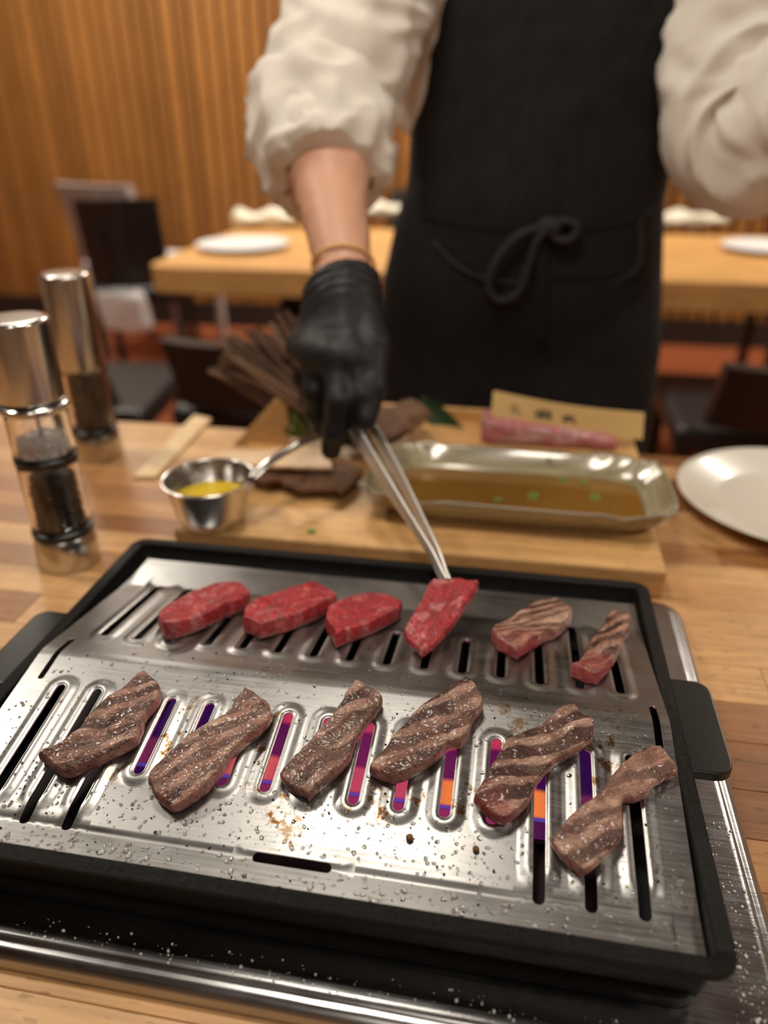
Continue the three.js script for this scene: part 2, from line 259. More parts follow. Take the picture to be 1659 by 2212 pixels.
// ------------------------------------------------------------------ slotted steel plate
const PL = (() => {   // profile along s (0 at the crest): fall, fold with a small step, flat lip
  const T = { p: [], m: [] }, ds = 0.0005, a0 = Math.atan(0.02 / 0.112), S = 0.1138;
  for (const [k, end] of [['p', 0.134], ['m', 0.158]]) { let y = 0.065, h = 0; for (let s = 0; s <= end; s += ds) { const stepd = sstep(S - 0.001, S + 0.0003, s) * (1 - sstep(S + 0.002, S + 0.0034, s)); const th = -a0 * sstep(0, 0.004, s) * (1 - sstep(S + 0.002, S + 0.0034, s)) - stepd * 0.3; T[k].push([h, y, th]); h += Math.cos(th) * ds; y += Math.sin(th) * ds; } }
  return (x, s, h = 0) => { const k = s >= 0 ? 'p' : 'm', d = s >= 0 ? 1 : -1, f = Math.min(Math.abs(s) / ds, T[k].length - 1.001), i = Math.floor(f), t = f - i, A = T[k][i], B = T[k][i + 1], th = mix(A[2], B[2], t); return V3(x, mix(A[1], B[1], t) + h * Math.cos(th), -0.357 + d * (mix(A[0], B[0], t) - h * Math.sin(th))); };
})();
const PX0 = -0.3005, PX1 = 0.1076, PITCH = 0.0252, XK = k => -0.2702 + PITCH * k;
const surfN = (x, s) => { const e = 0.00025, a = PL(x + e, s, embossAt(x + e, s)).sub(PL(x - e, s, embossAt(x - e, s))), b = PL(x, s + e, embossAt(x, s + e)).sub(PL(x, s - e, embossAt(x, s - e))); return b.cross(a).normalize(); };
const outer = k => k < 3 || k > 11;
const coreF = k => outer(k) ? [0.0296, 0.1005] : [0.0296, 0.0775];   // embossed ridge core, front fall
const coreB = k => outer(k) ? [0.0285, 0.1000] : [0.0315, 0.0730];
const slotF = k => outer(k) ? [0.0296, 0.1150] : coreF(k), slotB = k => outer(k) ? [0.0285, 0.1150] : coreB(k);
const embossAt = (x, s) => { const k = clamp(Math.round((x + 0.2702) / PITCH), 0, 14), c = s >= 0 ? coreF(k) : coreB(k), a = Math.abs(s), r = Math.hypot(x - XK(k), a - clamp(a, c[0], c[1])); return 0.0012 * (1 - sstep(0.0056, 0.0118, r)) - 0.0005 * (1 - sstep(0.0030, 0.0050, r)); };
{
  const geos = [];
  function cell(x0, x1, s0, s1, cx, cw, a, b, hole = true, horiz = false) {   // a rectangle of sheet with a stadium slot; horiz: slot runs along x from a to b at s = cx
    const N = 72, R = 22, P = [], I = [], U = [];
    const bd = [], arcN = 20, side = 16;   // stadium loop, then the matching loop on the rectangle
    if (!horiz) {
      for (let i = 0; i <= side; i++) { const s = mix(a, b, i / side); bd.push([[cx + cw, s], [x1, s]]); }
      const path = (q, e, end) => q <= 0.25 ? [x1, mix(e, end, q * 4)] : q <= 0.75 ? [mix(x1, x0, (q - 0.25) * 2), end] : [x0, mix(end, e, (q - 0.75) * 4)];
      for (let i = 1; i < arcN; i++) { const q = i / arcN, t = q * Math.PI; bd.push([[cx + cw * Math.cos(t), b + cw * Math.sin(t)], path(q, b, s1)]); }
      for (let i = 0; i <= side; i++) { const s = mix(b, a, i / side); bd.push([[cx - cw, s], [x0, s]]); }
      for (let i = 1; i < arcN; i++) { const q = 1 - i / arcN, t = q * Math.PI; bd.push([[cx + cw * Math.cos(t), a - cw * Math.sin(t)], path(q, a, s0)]); }
    } else {
      for (let i = 0; i <= side; i++) { const x = mix(a, b, i / side); bd.push([[x, cx - cw], [x, s0]]); }
      const path = (q, e, end) => q <= 0.25 ? [mix(e, end, q * 4), s0] : q <= 0.75 ? [end, mix(s0, s1, (q - 0.25) * 2)] : [mix(end, e, (q - 0.75) * 4), s1];
      for (let i = 1; i < arcN; i++) { const q = i / arcN, t = q * Math.PI; bd.push([[b + cw * Math.sin(t), cx - cw * Math.cos(t)], path(q, b, x1)]); }
      for (let i = 0; i <= side; i++) { const x = mix(b, a, i / side); bd.push([[x, cx + cw], [x, s1]]); }
      for (let i = 1; i < arcN; i++) { const q = 1 - i / arcN, t = q * Math.PI; bd.push([[a - cw * Math.sin(t), cx - cw * Math.cos(t)], path(q, a, x0)]); }
    }
    const n = bd.length;
    for (let j = -2; j <= R; j++) for (let i = 0; i <= n; i++) {
      const [p, q] = bd[i % n], t = j <= 0 ? 0 : (j / R) ** 1.25, x = mix(p[0], q[0], t), s = mix(p[1], q[1], t);
      const v = PL(x, s, embossAt(x, s) - (j === -2 ? 0.0016 : j === -1 ? 0.0005 : 0)); P.push(v.x, v.y, v.z); U.push(x, s);
    }
    for (let j = 0; j < R + 2; j++) for (let i = 0; i < n; i++) { const A = j * (n + 1) + i; I.push(A, A + 1, A + n + 1, A + 1, A + n + 2, A + n + 1); }
    const g = new THREE.BufferGeometry(); g.setAttribute('position', new THREE.Float32BufferAttribute(P, 3)); g.setAttribute('uv', new THREE.Float32BufferAttribute(U, 2)); g.setIndex(I); g.computeVertexNormals(); for (let q = 2 * (n + 1); q < P.length / 3; q++) { const m = surfN(U[q * 2], U[q * 2 + 1]); g.attributes.normal.setXYZ(q, m.x, m.y, m.z); } geos.push(g);
  }
  const sheet = (x0, x1, s0, s1, nx, ns) => { if (s0 < s1) [s0, s1] = [s1, s0]; const g = grid(nx, ns, (u, v) => PL(mix(x0, x1, u), mix(s0, s1, v))); const U = g.attributes.uv; for (let i = 0; i < U.count; i++) { const x = mix(x0, x1, U.getX(i)), q = mix(s0, s1, U.getY(i)), m = surfN(x, q); U.setXY(i, x, q); g.attributes.normal.setXYZ(i, m.x, m.y, m.z); } geos.push(g); };
  const FE = 0.1335, BE = -0.1555, HW = 0.0031;
  const xa = XK(0) - PITCH / 2, xb = XK(14) + PITCH / 2, xm0 = XK(3) - PITCH / 2, xm1 = XK(11) + PITCH / 2;
  for (let k = 0; k < 15; k++) {
    const l = XK(k) - PITCH / 2, r = XK(k) + PITCH / 2, f = slotF(k), b = slotB(k);
    cell(l, r, 0.006, outer(k) ? FE : 0.1, XK(k), HW, f[0], f[1]);
    cell(l, r, -(outer(k) ? -BE : 0.1), -0.006, XK(k), HW * 0.9, -b[1], -b[0]);
  }
  sheet(xa, xb, -0.006, 0.006, 30, 12);
  sheet(xm0, xm1, -0.1, BE, 30, 30);
  sheet(xm0, -0.125, 0.1, FE, 12, 24); sheet(-0.060, xm1, 0.1, FE, 20, 24);
  cell(-0.125, -0.060, 0.1, FE, 0.1165, 0.0026, -0.1115, -0.0745, true, true);
  cell(PX0, xa, BE, FE, -0.2884, 0.0022, -0.016, 0.022); cell(xb, PX1, BE, FE, 0.0998, 0.0022, -0.014, 0.030);
  // turned-down rim
  sheet(PX0, PX1, FE, FE - 0.0005, 2, 1);
  const rimG = (x) => grid(1, 60, (u, v) => { const p = PL(x, mix(BE, FE, v)); p.y -= u * 0.006; return p; });
  geos.push(rimG(PX0), rimG(PX1));
  // stains of burnt fat lie where the photograph shows them
  const spots = [[380, 1600, 14, 1], [455, 1690, 8, .7], [350, 1650, 9, .6], [565, 1620, 8, .6], [585, 1765, 9, 1], [605, 1720, 8, .9], [545, 1700, 9, .8], [800, 1725, 12, 1], [840, 1745, 10, 1], [905, 1730, 6, .8], [895, 1715, 8, .6], [990, 1745, 8, .8], [1110, 1560, 22, .55], [1315, 1610, 9, .9], [1310, 1650, 8, .8], [240, 1680, 10, .5], [255, 1665, 10, .5], [1290, 1690, 6, .8], [1320, 1545, 12, .4], [600, 1545, 6, .9], [620, 1790, 14, .6], [1265, 1610, 6, .5], [1015, 1700, 8, .5], [410, 1530, 12, .5], [760, 1740, 8, .6]].map(([px, py, r, a]) => { const d = ray(px, py), m = -0.02 / 0.112, t = (0.065 + m * 0.357 - EYE.y) / (d.y - m * d.z); const p = EYE.clone().addScaledVector(d, t); return [p.x, (p.z + 0.357) / 0.984, r * 0.00046, a]; });
  const stain = tex(2048, 1024, (u, v) => {
    const x = mix(PX0, PX1, u), s = mix(-0.02, FE, v); let a = 0; const n = 0.5 + fbm(x * 260, s * 260, 1, 4), n2 = 0.5 + fbm(x * 900, s * 900, 5, 2);
    for (const [sx, ss, r, k] of spots) { const d = Math.hypot(x - sx, (s - ss) * 0.75) / r; if (d < 2.2) a = Math.max(a, k * sstep(0.42, 0.85, n * 0.75 + n2 * 0.35 - d * 0.26 + 0.12)); }
    const b = 1 - 0.05 * pn(u, v, 9, 500, 2) + 0.02;
    return [mix(b, 0.62, a), mix(b, 0.42, a), mix(b, 0.22, a)];
  }, true);
  stain.wrapS = stain.wrapT = THREE.ClampToEdgeWrapping;
  stain.repeat.set(1 / (PX1 - PX0), 1 / (FE + 0.02)); stain.offset.set(-PX0 / (PX1 - PX0), 0.02 / (FE + 0.02));
  M.plate = pmat([0.35, 0.35, 0.35], { metalness: 1, roughness: 0.54, map: stain, bumpMap: mk(brushed, 7, 7), bumpScale: 0.00002, roughnessMap: mk(brushRough, 5, 5) });
  const g = thing('grill_plate', 'slotted stainless steel grill plate with raised ridges and oil stains', 'grill plate');
  part('slotted_sheet', geos, M.plate, g);
}
// small things on the steel: oil beads, ground pepper, salt
function scatter(name, n, geo, m, label, category, place) {
  const im = new THREE.InstancedMesh(geo, m, n), o = new THREE.Object3D(); im.name = numbered(name); im.castShadow = im.receiveShadow = true;
  for (let i = 0; i < n; i++) { place(o, i); o.updateMatrix(); im.setMatrixAt(i, o.matrix); }
  scene.add(im); tag(im, label, category, null, 'stuff');
}
const freeSpot = (s0, s1, pad = 0.0045, xr = [PX0 + 0.004, PX1 - 0.004]) => { for (;;) { const x = rr(...xr), s = rr(s0, s1), k = clamp(Math.round((x + 0.2702) / PITCH), 0, 14), c = s >= 0 ? slotF(k) : slotB(k), a = Math.abs(s); if (Math.hypot(x - XK(k), a - clamp(a, ...c)) > pad && !(Math.abs(s - 0.1165) < 0.005 && x > -0.116 && x < -0.07) && !(Math.abs(s) < 0.035 && (x < -0.284 || x > 0.096))) return [x, s]; } };
const dome = new THREE.SphereGeometry(1, 10, 6, 0, Math.PI * 2, 0, Math.PI / 2);
M.oil = pmat([0.95, 0.93, 0.88], { transmission: 1, thickness: 0.001, roughness: 0.03, ior: 1.46 });
scatter('oil_beads', 5200, dome, M.oil, 'tiny beads of oil and water sprinkled over the steel grill plate', 'oil beads', (o, i) => {
  const [x, s] = i < 380 ? freeSpot(0.118, 0.1325) : i < 1500 ? freeSpot(0.08, 0.113) : freeSpot(-0.02, 0.113), r = i < 380 ? (rnd() ** 2) * 0.0011 + 0.0004 : (rnd() ** 7) * 0.0011 + 0.00018;
  o.position.copy(PL(x, s, embossAt(x, s) - 0.00003)); o.rotation.set(s > 0 && s < 0.113 ? 0.177 : 0, rr(0, 6), 0); o.scale.set(r, r * rr(0.35, 0.6), r * rr(1, 1.5));
});
M.pepper = mat([0.018, 0.012, 0.008], { roughness: 0.6 });
const crumb = new THREE.IcosahedronGeometry(1, 1);
scatter('ground_pepper', 420, crumb, M.pepper, 'black pepper specks scattered over the steel grill plate', 'pepper', (o, i) => {
  const [x, s] = i < 200 ? freeSpot(-0.022, 0.07, 0.004) : freeSpot(0.07, 0.13), r = 0.00015 + (rnd() ** 4) * 0.0006;
  o.position.copy(PL(x, s, embossAt(x, s) + r * 0.5)); o.rotation.set(rr(0, 6), rr(0, 6), 0); o.scale.set(r, r * 0.8, r * 1.2);
});
M.salt = pmat([0.85, 0.82, 0.78], { roughness: 0.4 });
scatter('salt_grains', 420, crumb, M.salt, 'white salt grains and fat splashes on the stainless surround', 'salt', (o, i) => {
  let x, z; if (i < 260) { x = rr(0.125, 0.147); z = rr(-0.335, -0.2); } else { x = rr(-0.3, 0.147); z = rr(-0.212, -0.2); }
  const r = 0.00016 + (rnd() ** 3) * 0.0006; o.position.set(x, 0.012 + r * 0.45, z); o.rotation.set(0, rr(0, 6), 0); o.scale.set(r, r * 0.7, r * 1.3);
});
M.corn = mat([0.16, 0.08, 0.03], { roughness: 0.7 });
for (const [px, py, r, l] of [[885, 1812, 0.0021, 'cracked brown peppercorn lying on the steel plate in front of the slots'], [1028, 1836, 0.0018, 'smaller cracked brown peppercorn beside a water bead on the steel plate']]) {
  const d = ray(px, py), m = -0.02 / 0.112, t = (0.0655 + m * 0.357 - EYE.y) / (d.y - m * d.z), p = EYE.clone().addScaledVector(d, t), s = (p.z + 0.357) / 0.984;
  const o = single('peppercorn', new THREE.IcosahedronGeometry(r, 1), M.corn, l, 'peppercorn'); o.position.copy(PL(p.x, s, r * 0.75)); o.scale.y = 0.8; o.rotation.y = px;
}

// ------------------------------------------------------------------ meat strips
const FRONT = { y: 0.065, z: -0.357, m: -0.02 / 0.112 }, BACK = { y: 0.065, z: -0.357, m: 0.02 / 0.112 }, HELD = { y: 0.0600, z: -0.405, m: -0.10 };
M.cooked = pmat([1, 1, 1], { vertexColors: true, roughness: 0.42, map: mk(meatMap, 13, 13), bumpMap: mk(meatBump, 14, 14), bumpScale: 0.0008, clearcoat: 0.42, clearcoatRoughness: 0.13 });
M.raw = pmat([1, 1, 1], { vertexColors: true, roughness: 0.42, map: mk(rawMap, 22, 22), bumpMap: mk(meatBump, 20, 20), bumpScale: 0.0006, clearcoat: 0.25, clearcoatRoughness: 0.2 });
function strip(name, plane, px, o, label) {
  const { T = 0.0105, raw = false, dir = [1, -0.4], gap = 0.0125, phase = 0, seed: sd = 1, lift = 0.0014, inset = 0.0016, base = 1 } = o;
  const m = plane.m, V = V3(0, m, 1).normalize(), N = V3(0, 1, -m).normalize();
  const hit = (x, y, off) => { const d = ray(x, y), q = V3(0, plane.y, plane.z).addScaledVector(N, off), t = q.clone().sub(EYE).dot(N) / d.dot(N); return EYE.clone().addScaledVector(d, t); };
  const O = V3(0, plane.y, plane.z), to2 = w => { const r = w.clone().sub(O); return [r.x, r.dot(V)]; };
  let pg = px.map(p => to2(hit(p[0], p[1], lift + T * 0.55)));
  const c0 = pg.reduce((a, p) => [a[0] + p[0] / pg.length, a[1] + p[1] / pg.length], [0, 0]);
  pg = pg.map(p => [p[0] - c0[0], p[1] - c0[1]]);
  for (let r = 0; r < 1; r++) { const q = []; for (let i = 0; i < pg.length; i++) { const a = pg[i], b = pg[(i + 1) % pg.length]; q.push([a[0] * .85 + b[0] * .15, a[1] * .85 + b[1] * .15], [a[0] * .15 + b[0] * .85, a[1] * .15 + b[1] * .85]); } pg = q; }
  const sd2 = (x, y) => { let d = 1e9, s = 1; for (let i = 0, j = pg.length - 1; i < pg.length; j = i++) { const ex = pg[j][0] - pg[i][0], ey = pg[j][1] - pg[i][1], wx = x - pg[i][0], wy = y - pg[i][1], t = clamp((wx * ex + wy * ey) / (ex * ex + ey * ey + 1e-15)), bx = wx - ex * t, by = wy - ey * t; d = Math.min(d, bx * bx + by * by); const c1 = y >= pg[i][1], c2 = y < pg[j][1], c3 = ex * wy > ey * wx; if ((c1 && c2 && c3) || (!c1 && !c2 && !c3)) s = -s; } return s * Math.sqrt(d); };
  // stripe direction from two pixels on the meat
  const cp = px.reduce((a, p) => [a[0] + p[0] / px.length, a[1] + p[1] / px.length], [0, 0]), A = to2(hit(cp[0], cp[1], lift + T)), B = to2(hit(cp[0] + dir[0] * 40, cp[1] + dir[1] * 40, lift + T));
  const dl = Math.hypot(B[0] - A[0], B[1] - A[1]), dx = (B[0] - A[0]) / dl, dy = (B[1] - A[1]) / dl;
  const mark = (u, v) => { const q = (-u * dy + v * dx), e = q + 0.0062 * fbm(u * 48, v * 48, sd, 3), k = Math.abs(((e / gap + phase) % 1 + 1) % 1 - 0.5) * 2, w = fbm(u * 75, v * 75, sd + 5, 4); return sstep(0.42, 0.66, k + 0.38 * w + 0.05) * (0.62 + 0.38 * sstep(-0.22, 0.12, fbm(u * 38, v * 38, sd + 9, 3))); };
  const cell = raw ? 0.0008 : 0.0006, lo = [Math.min(...pg.map(p => p[0])) - 0.003, -0.002, Math.min(...pg.map(p => p[1])) - 0.003], hi = [Math.max(...pg.map(p => p[0])) + 0.003, T + 0.005, Math.max(...pg.map(p => p[1])) + 0.003];
  const nu = Math.ceil((hi[0] - lo[0]) / cell) + 2, nv = Math.ceil((hi[2] - lo[2]) / cell) + 2, D = new Float32Array(nu * nv), H = new Float32Array(nu * nv);
  for (let j = 0; j < nv; j++) for (let i = 0; i < nu; i++) {
    const u = lo[0] + i * cell, v = lo[2] + j * cell; D[j * nu + i] = sd2(u, v) + inset + 0.0011 * fbm(u * 160, v * 160, sd * 3.1, 3);
    const fu = (u * dx + v * dy), fv = (-u * dy + v * dx);
    H[j * nu + i] = T * (0.93 + 0.26 * fbm(u * 42, v * 42, sd, 2)) + (raw ? 0.0006 * fbm(fu * 120, fv * 420, sd, 3) : 0.0009 * fbm(fu * 80, fv * 190, sd, 3) - 0.0006 * mark(u, v)) + 0.0005 * fbm(u * 260, v * 260, sd + 4, 2) + 0.00055 * fbm(fu * 520, fv * 760, sd + 14, 2);
  }
  const f = (u, n, v) => { const k = Math.round((v - lo[2]) / cell) * nu + Math.round((u - lo[0]) / cell), h = H[k] / 2, r = 0.0018, a = D[k] + r + 0.0012 * Math.abs(n / T - 0.45), b = Math.abs(n - h) - h + r; return Math.hypot(Math.max(a, 0), Math.max(b, 0)) + Math.min(Math.max(a, b), 0) - r; };
  const g = surfaceNets(f, lo, hi, cell), P = g.attributes.position, NN = g.attributes.normal, C = new Float32Array(P.count * 3), ca = Math.cos(sd), sa = Math.sin(sd);
  for (let i = 0; i < P.count; i++) {
    const u = P.getX(i), n = P.getY(i), v = P.getZ(i), fu = u * dx + v * dy, fv = -u * dy + v * dx;
    g.attributes.uv.setXY(i, fu + n * 0.5 + sd * 0.017, fv + n * 0.6 + sd * 0.011);
    const side = 1 - sstep(0.25, 0.75, NN.getY(i)), d = -sd2(u, v); let c;
    const n1 = fbm(u * 120, v * 120 + n * 90, sd + 2, 3), n2 = fbm(fu * 80, fv * 170, sd + 6, 3);
    if (raw) { const fat = sstep(0.05, 0.4, fbm(fu * 130, fv * 200, sd + 3, 3) + 0.1 * n1) * (sd === 14 ? 0.9 : 0.55); c = [mix(0.56, 0.80, fat) * (1 + 0.3 * n1), mix(0.040, 0.30, fat), mix(0.060, 0.30, fat)]; const cookEdge = 1 - sstep(0.08, 0.32, n / T + n1 * 0.12); c = c.map((x, k) => mix(x, [0.36, 0.22, 0.17][k], cookEdge * 0.75)); }
    else {
      const mk1 = mark(u, v) * (1 - side * 0.7);
      const pale = [0.54, 0.345, 0.27], tan = [0.37, 0.19, 0.145], dark = [0.060, 0.0145, 0.0092];
      c = pale.map((x, k) => mix(x, tan[k], clamp(0.5 + n2 * 1.6)));
      c = c.map((x, k) => mix(x, dark[k], clamp(mk1 * (1.05 + 0.5 * n1))));
      const browned = sstep(0.0, 0.4, fbm(u * 55, v * 55, sd + 21, 3) + 0.05) * 0.55; c = c.map((x, k) => mix(x, [0.17, 0.068, 0.046][k], browned * (1 - side)));
      const rim = sstep(0.25, 0.6, n / T + 0.2 * n1), pink = side * (0.55 + 0.6 * n1) * (1 - 0.35 * rim); c = c.map((x, k) => mix(x, [0.42, 0.125, 0.125][k], clamp(pink)));
      if (o.redTip) { const q = u * o.redTip[0] + v * o.redTip[1]; const rt = sstep(o.redTip[2], o.redTip[2] + 0.006, q + 0.002 * n1) * (0.35 + 0.65 * side); c = c.map((x, k) => mix(x, [0.42, 0.05, 0.06][k], rt * 0.85)); }
      c = c.map(x => x * base * (1 + 0.25 * n1));
    }
    C.set(c.map(x => clamp(x, 0.004, 0.9)), i * 3);
  }
  g.setAttribute('color', new THREE.BufferAttribute(C, 3));
  const mesh = single(name, g, raw ? M.raw : M.cooked, label, 'meat', o.group);
  mesh.matrixAutoUpdate = true; const W = O.clone().addScaledVector(V3(1, 0, 0), c0[0]).addScaledVector(V, c0[1]).addScaledVector(N, lift);
  mesh.position.copy(W); mesh.quaternion.setFromRotationMatrix(new THREE.Matrix4().makeBasis(V3(1, 0, 0), N, V));
  return mesh;
}
const GC = 'grilled beef strips on the front slope', GR = 'raw beef strips on the back slope';
strip('grilled_beef_strip', FRONT, [[314, 1444], [345, 1470], [355, 1495], [350, 1517], [320, 1550], [314, 1575], [300, 1605], [260, 1628], [215, 1650], [150, 1677], [125, 1677], [100, 1655], [75, 1639], [88, 1620], [125, 1610], [165, 1580], [200, 1535], [225, 1512], [270, 1480], [295, 1455]], { dir: [1, -0.3], seed: 1, phase: 0.1, redTip: [-1, 0.25, 0.031], group: GC }, 'grilled beef strip with pointed top, pink side and red tip, over dim purple slots');
strip('grilled_beef_strip', FRONT, [[525, 1480], [555, 1497], [585, 1517], [595, 1545], [587, 1562], [550, 1597], [515, 1625], [480, 1672], [450, 1710], [400, 1745], [365, 1754], [345, 1740], [325, 1720], [311, 1690], [325, 1660], [360, 1630], [395, 1595], [450, 1560], [492, 1535], [505, 1512], [520, 1495]], { dir: [1, -0.5], seed: 2, phase: 0.45, group: GC }, 'long grilled beef strip with hooked corner at its far end, next to the pointed one');
strip('grilled_beef_strip', FRONT, [[768, 1464], [794, 1479], [820, 1492], [833, 1506], [830, 1524], [807, 1554], [794, 1573], [775, 1599], [768, 1629], [752, 1655], [736, 1671], [697, 1703], [664, 1738], [654, 1720], [635, 1715], [609, 1697], [596, 1676], [605, 1661], [632, 1632], [661, 1602], [690, 1570], [716, 1544], [736, 1511], [749, 1489]], { dir: [1, -0.62], seed: 3, phase: 0.2, base: 0.88, group: GC }, 'dark seared beef strip ending in a drooping tip toward the long plate slot');
strip('grilled_beef_strip', FRONT, [[1006, 1461], [1025, 1472], [1048, 1508], [1051, 1528], [1029, 1554], [1020, 1586], [1003, 1615], [973, 1617], [944, 1645], [915, 1664], [879, 1685], [853, 1692], [820, 1684], [791, 1668], [794, 1655], [820, 1625], [840, 1599], [859, 1576], [889, 1541], [915, 1518], [944, 1498], [973, 1477]], { dir: [1, -0.42], seed: 4, phase: 0.62, group: GC }, 'broad grilled beef strip with pale fatty edge between the dark seared and wide reddish strips');
strip('grilled_beef_strip', FRONT, [[1232, 1512], [1247, 1525], [1259, 1543], [1277, 1552], [1291, 1576], [1286, 1600], [1262, 1619], [1229, 1640], [1205, 1652], [1187, 1670], [1166, 1694], [1151, 1733], [1133, 1757], [1099, 1783], [1069, 1777], [1045, 1757], [1012, 1727], [1024, 1709], [1045, 1673], [1069, 1631], [1090, 1597], [1133, 1576], [1163, 1567], [1187, 1543], [1208, 1525]], { dir: [1, -0.22], seed: 5, phase: 0.3, redTip: [-0.8, 0.6, 0.030], group: GC }, 'wide bent beef strip with red raw corner, beside the hourglass shaped one');
strip('grilled_beef_strip', FRONT, [[1428, 1607], [1437, 1619], [1470, 1655], [1472, 1673], [1434, 1691], [1413, 1703], [1401, 1724], [1374, 1738], [1351, 1733], [1351, 1766], [1353, 1796], [1341, 1827], [1319, 1854], [1289, 1881], [1259, 1897], [1232, 1878], [1205, 1854], [1187, 1830], [1179, 1810], [1199, 1790], [1223, 1763], [1250, 1739], [1280, 1718], [1295, 1703], [1307, 1682], [1332, 1652], [1362, 1628], [1395, 1613]], { dir: [1, -0.34], seed: 6, phase: 0.75, gap: 0.0145, T: 0.0095, base: 1.05, group: GC }, 'hourglass shaped beef strip with narrow waist near the right handle');
strip('raw_beef_strip', BACK, [[503, 1261], [531, 1268], [548, 1286], [531, 1304], [503, 1313], [463, 1333], [423, 1349], [387, 1362], [354, 1366], [338, 1355], [334, 1331], [351, 1315], [390, 1295], [427, 1281], [463, 1264]], { raw: true, T: 0.015, seed: 11, dir: [1, -0.4], inset: 0.0022, group: GR }, 'rounded raw red beef strip at the end of the back row by the empty slots');
strip('raw_beef_strip', BACK, [[676, 1259], [705, 1273], [739, 1290], [723, 1304], [683, 1326], [636, 1344], [589, 1357], [557, 1367], [539, 1355], [517, 1348], [524, 1320], [546, 1304], [589, 1291], [625, 1281], [651, 1270]], { raw: true, T: 0.015, seed: 12, dir: [1, -0.4], inset: 0.0022, group: GR }, 'raw red beef strip with blunt end and raised far corner, second in the back row');
strip('raw_beef_strip', BACK, [[832, 1291], [875, 1306], [871, 1322], [842, 1338], [799, 1360], [763, 1371], [720, 1391], [709, 1364], [696, 1346], [701, 1324], [723, 1308], [745, 1297], [788, 1293]], { raw: true, T: 0.014, seed: 13, dir: [1, -0.3], inset: 0.0022, group: GR }, 'short raw red beef strip with pointed near corner beside the one held by tongs');
strip('raw_beef_strip', HELD, [[933, 1252], [958, 1254], [995, 1251], [1009, 1258], [1038, 1258], [1034, 1280], [1013, 1305], [995, 1334], [958, 1381], [922, 1413], [911, 1417], [897, 1403], [875, 1388], [868, 1363], [890, 1327], [908, 1298], [919, 1269]], { raw: true, T: 0.008, seed: 14, dir: [0.5, -0.8], inset: 0.001, lift: 0.001, group: GR }, 'bright red marbled raw beef slice held by the steel tongs');
strip('grilled_beef_strip', BACK, [[1197, 1293], [1215, 1305], [1242, 1323], [1242, 1339], [1212, 1366], [1176, 1381], [1165, 1390], [1139, 1403], [1121, 1420], [1100, 1406], [1067, 1392], [1053, 1366], [1063, 1352], [1100, 1337], [1132, 1316], [1165, 1301]], { dir: [1, -0.22], seed: 7, gap: 0.0088, phase: 0.2, T: 0.011, base: 1.15, redTip: [-0.2, 1, 0.016], inset: 0.0022, group: 'grilled beef strips on the back slope' }, 'grilled beef strip with close brown stripes and pink corner, next to the held raw slice');
strip('grilled_beef_strip', BACK, [[1320, 1321], [1369, 1334], [1367, 1359], [1353, 1388], [1335, 1431], [1298, 1469], [1266, 1466], [1222, 1444], [1244, 1435], [1262, 1402], [1277, 1374], [1295, 1352], [1306, 1330]], { dir: [1, -0.45], seed: 8, gap: 0.012, phase: 0.6, T: 0.011, base: 1.2, redTip: [-0.3, 1, 0.022], inset: 0.0022, group: 'grilled beef strips on the back slope' }, 'narrow pale grilled beef strip with pink tail at the back right corner of the plate');

// ------------------------------------------------------------------ long steel tongs
const TIP = V3(-0.0365, 0.0715, -0.4815), GRIP = onZ(787, 930, -0.665), TD = GRIP.clone().sub(TIP).normalize();
{
  const t = thing('steel_tongs', 'long slim stainless steel tongs held by the black gloved hand', 'tongs');
  const L = 0.30, s0 = V3().crossVectors(TD, V3(0, 1, 0)).normalize(), u0 = V3().crossVectors(s0, TD).normalize(), up = s0.clone().multiplyScalar(0.3).addScaledVector(u0, 0.954).normalize(), side = V3().crossVectors(up, TD).normalize();   // side is level, across the tongs
  for (const s of [1, -1]) {
    const g = grid(8, 60, (u, v) => {
      const d = v * L, open = s * (0.0014 + 0.0095 * Math.sin(Math.min(v / 0.75, 1) * Math.PI / 2) * (1 - sstep(0.8, 1, v))), w = mix(0.0042, 0.0082, sstep(0.05, 0.6, v)), a = u * Math.PI * 2;
      const cx = Math.cos(a), cy = Math.sin(a), rx = 0.0013, ry = w;
      const bend = -0.004 * (1 - sstep(0, 0.12, v));
      return TIP.clone().addScaledVector(TD, d).addScaledVector(side, open + Math.sign(cx) * Math.abs(cx) ** 0.6 * rx).addScaledVector(up, Math.sign(cy) * Math.abs(cy) ** 0.6 * ry + bend);
    }, true);
    part('arm', g, M.steelTongs, t);
  }
  part('end_joint', new THREE.CapsuleGeometry(0.005, 0.012, 6, 12).applyQuaternion(new THREE.Quaternion().setFromUnitVectors(V3(0, 1, 0), TD)).translate(...TIP.clone().addScaledVector(TD, L - 0.002).toArray()), M.steelPolished, t);
}
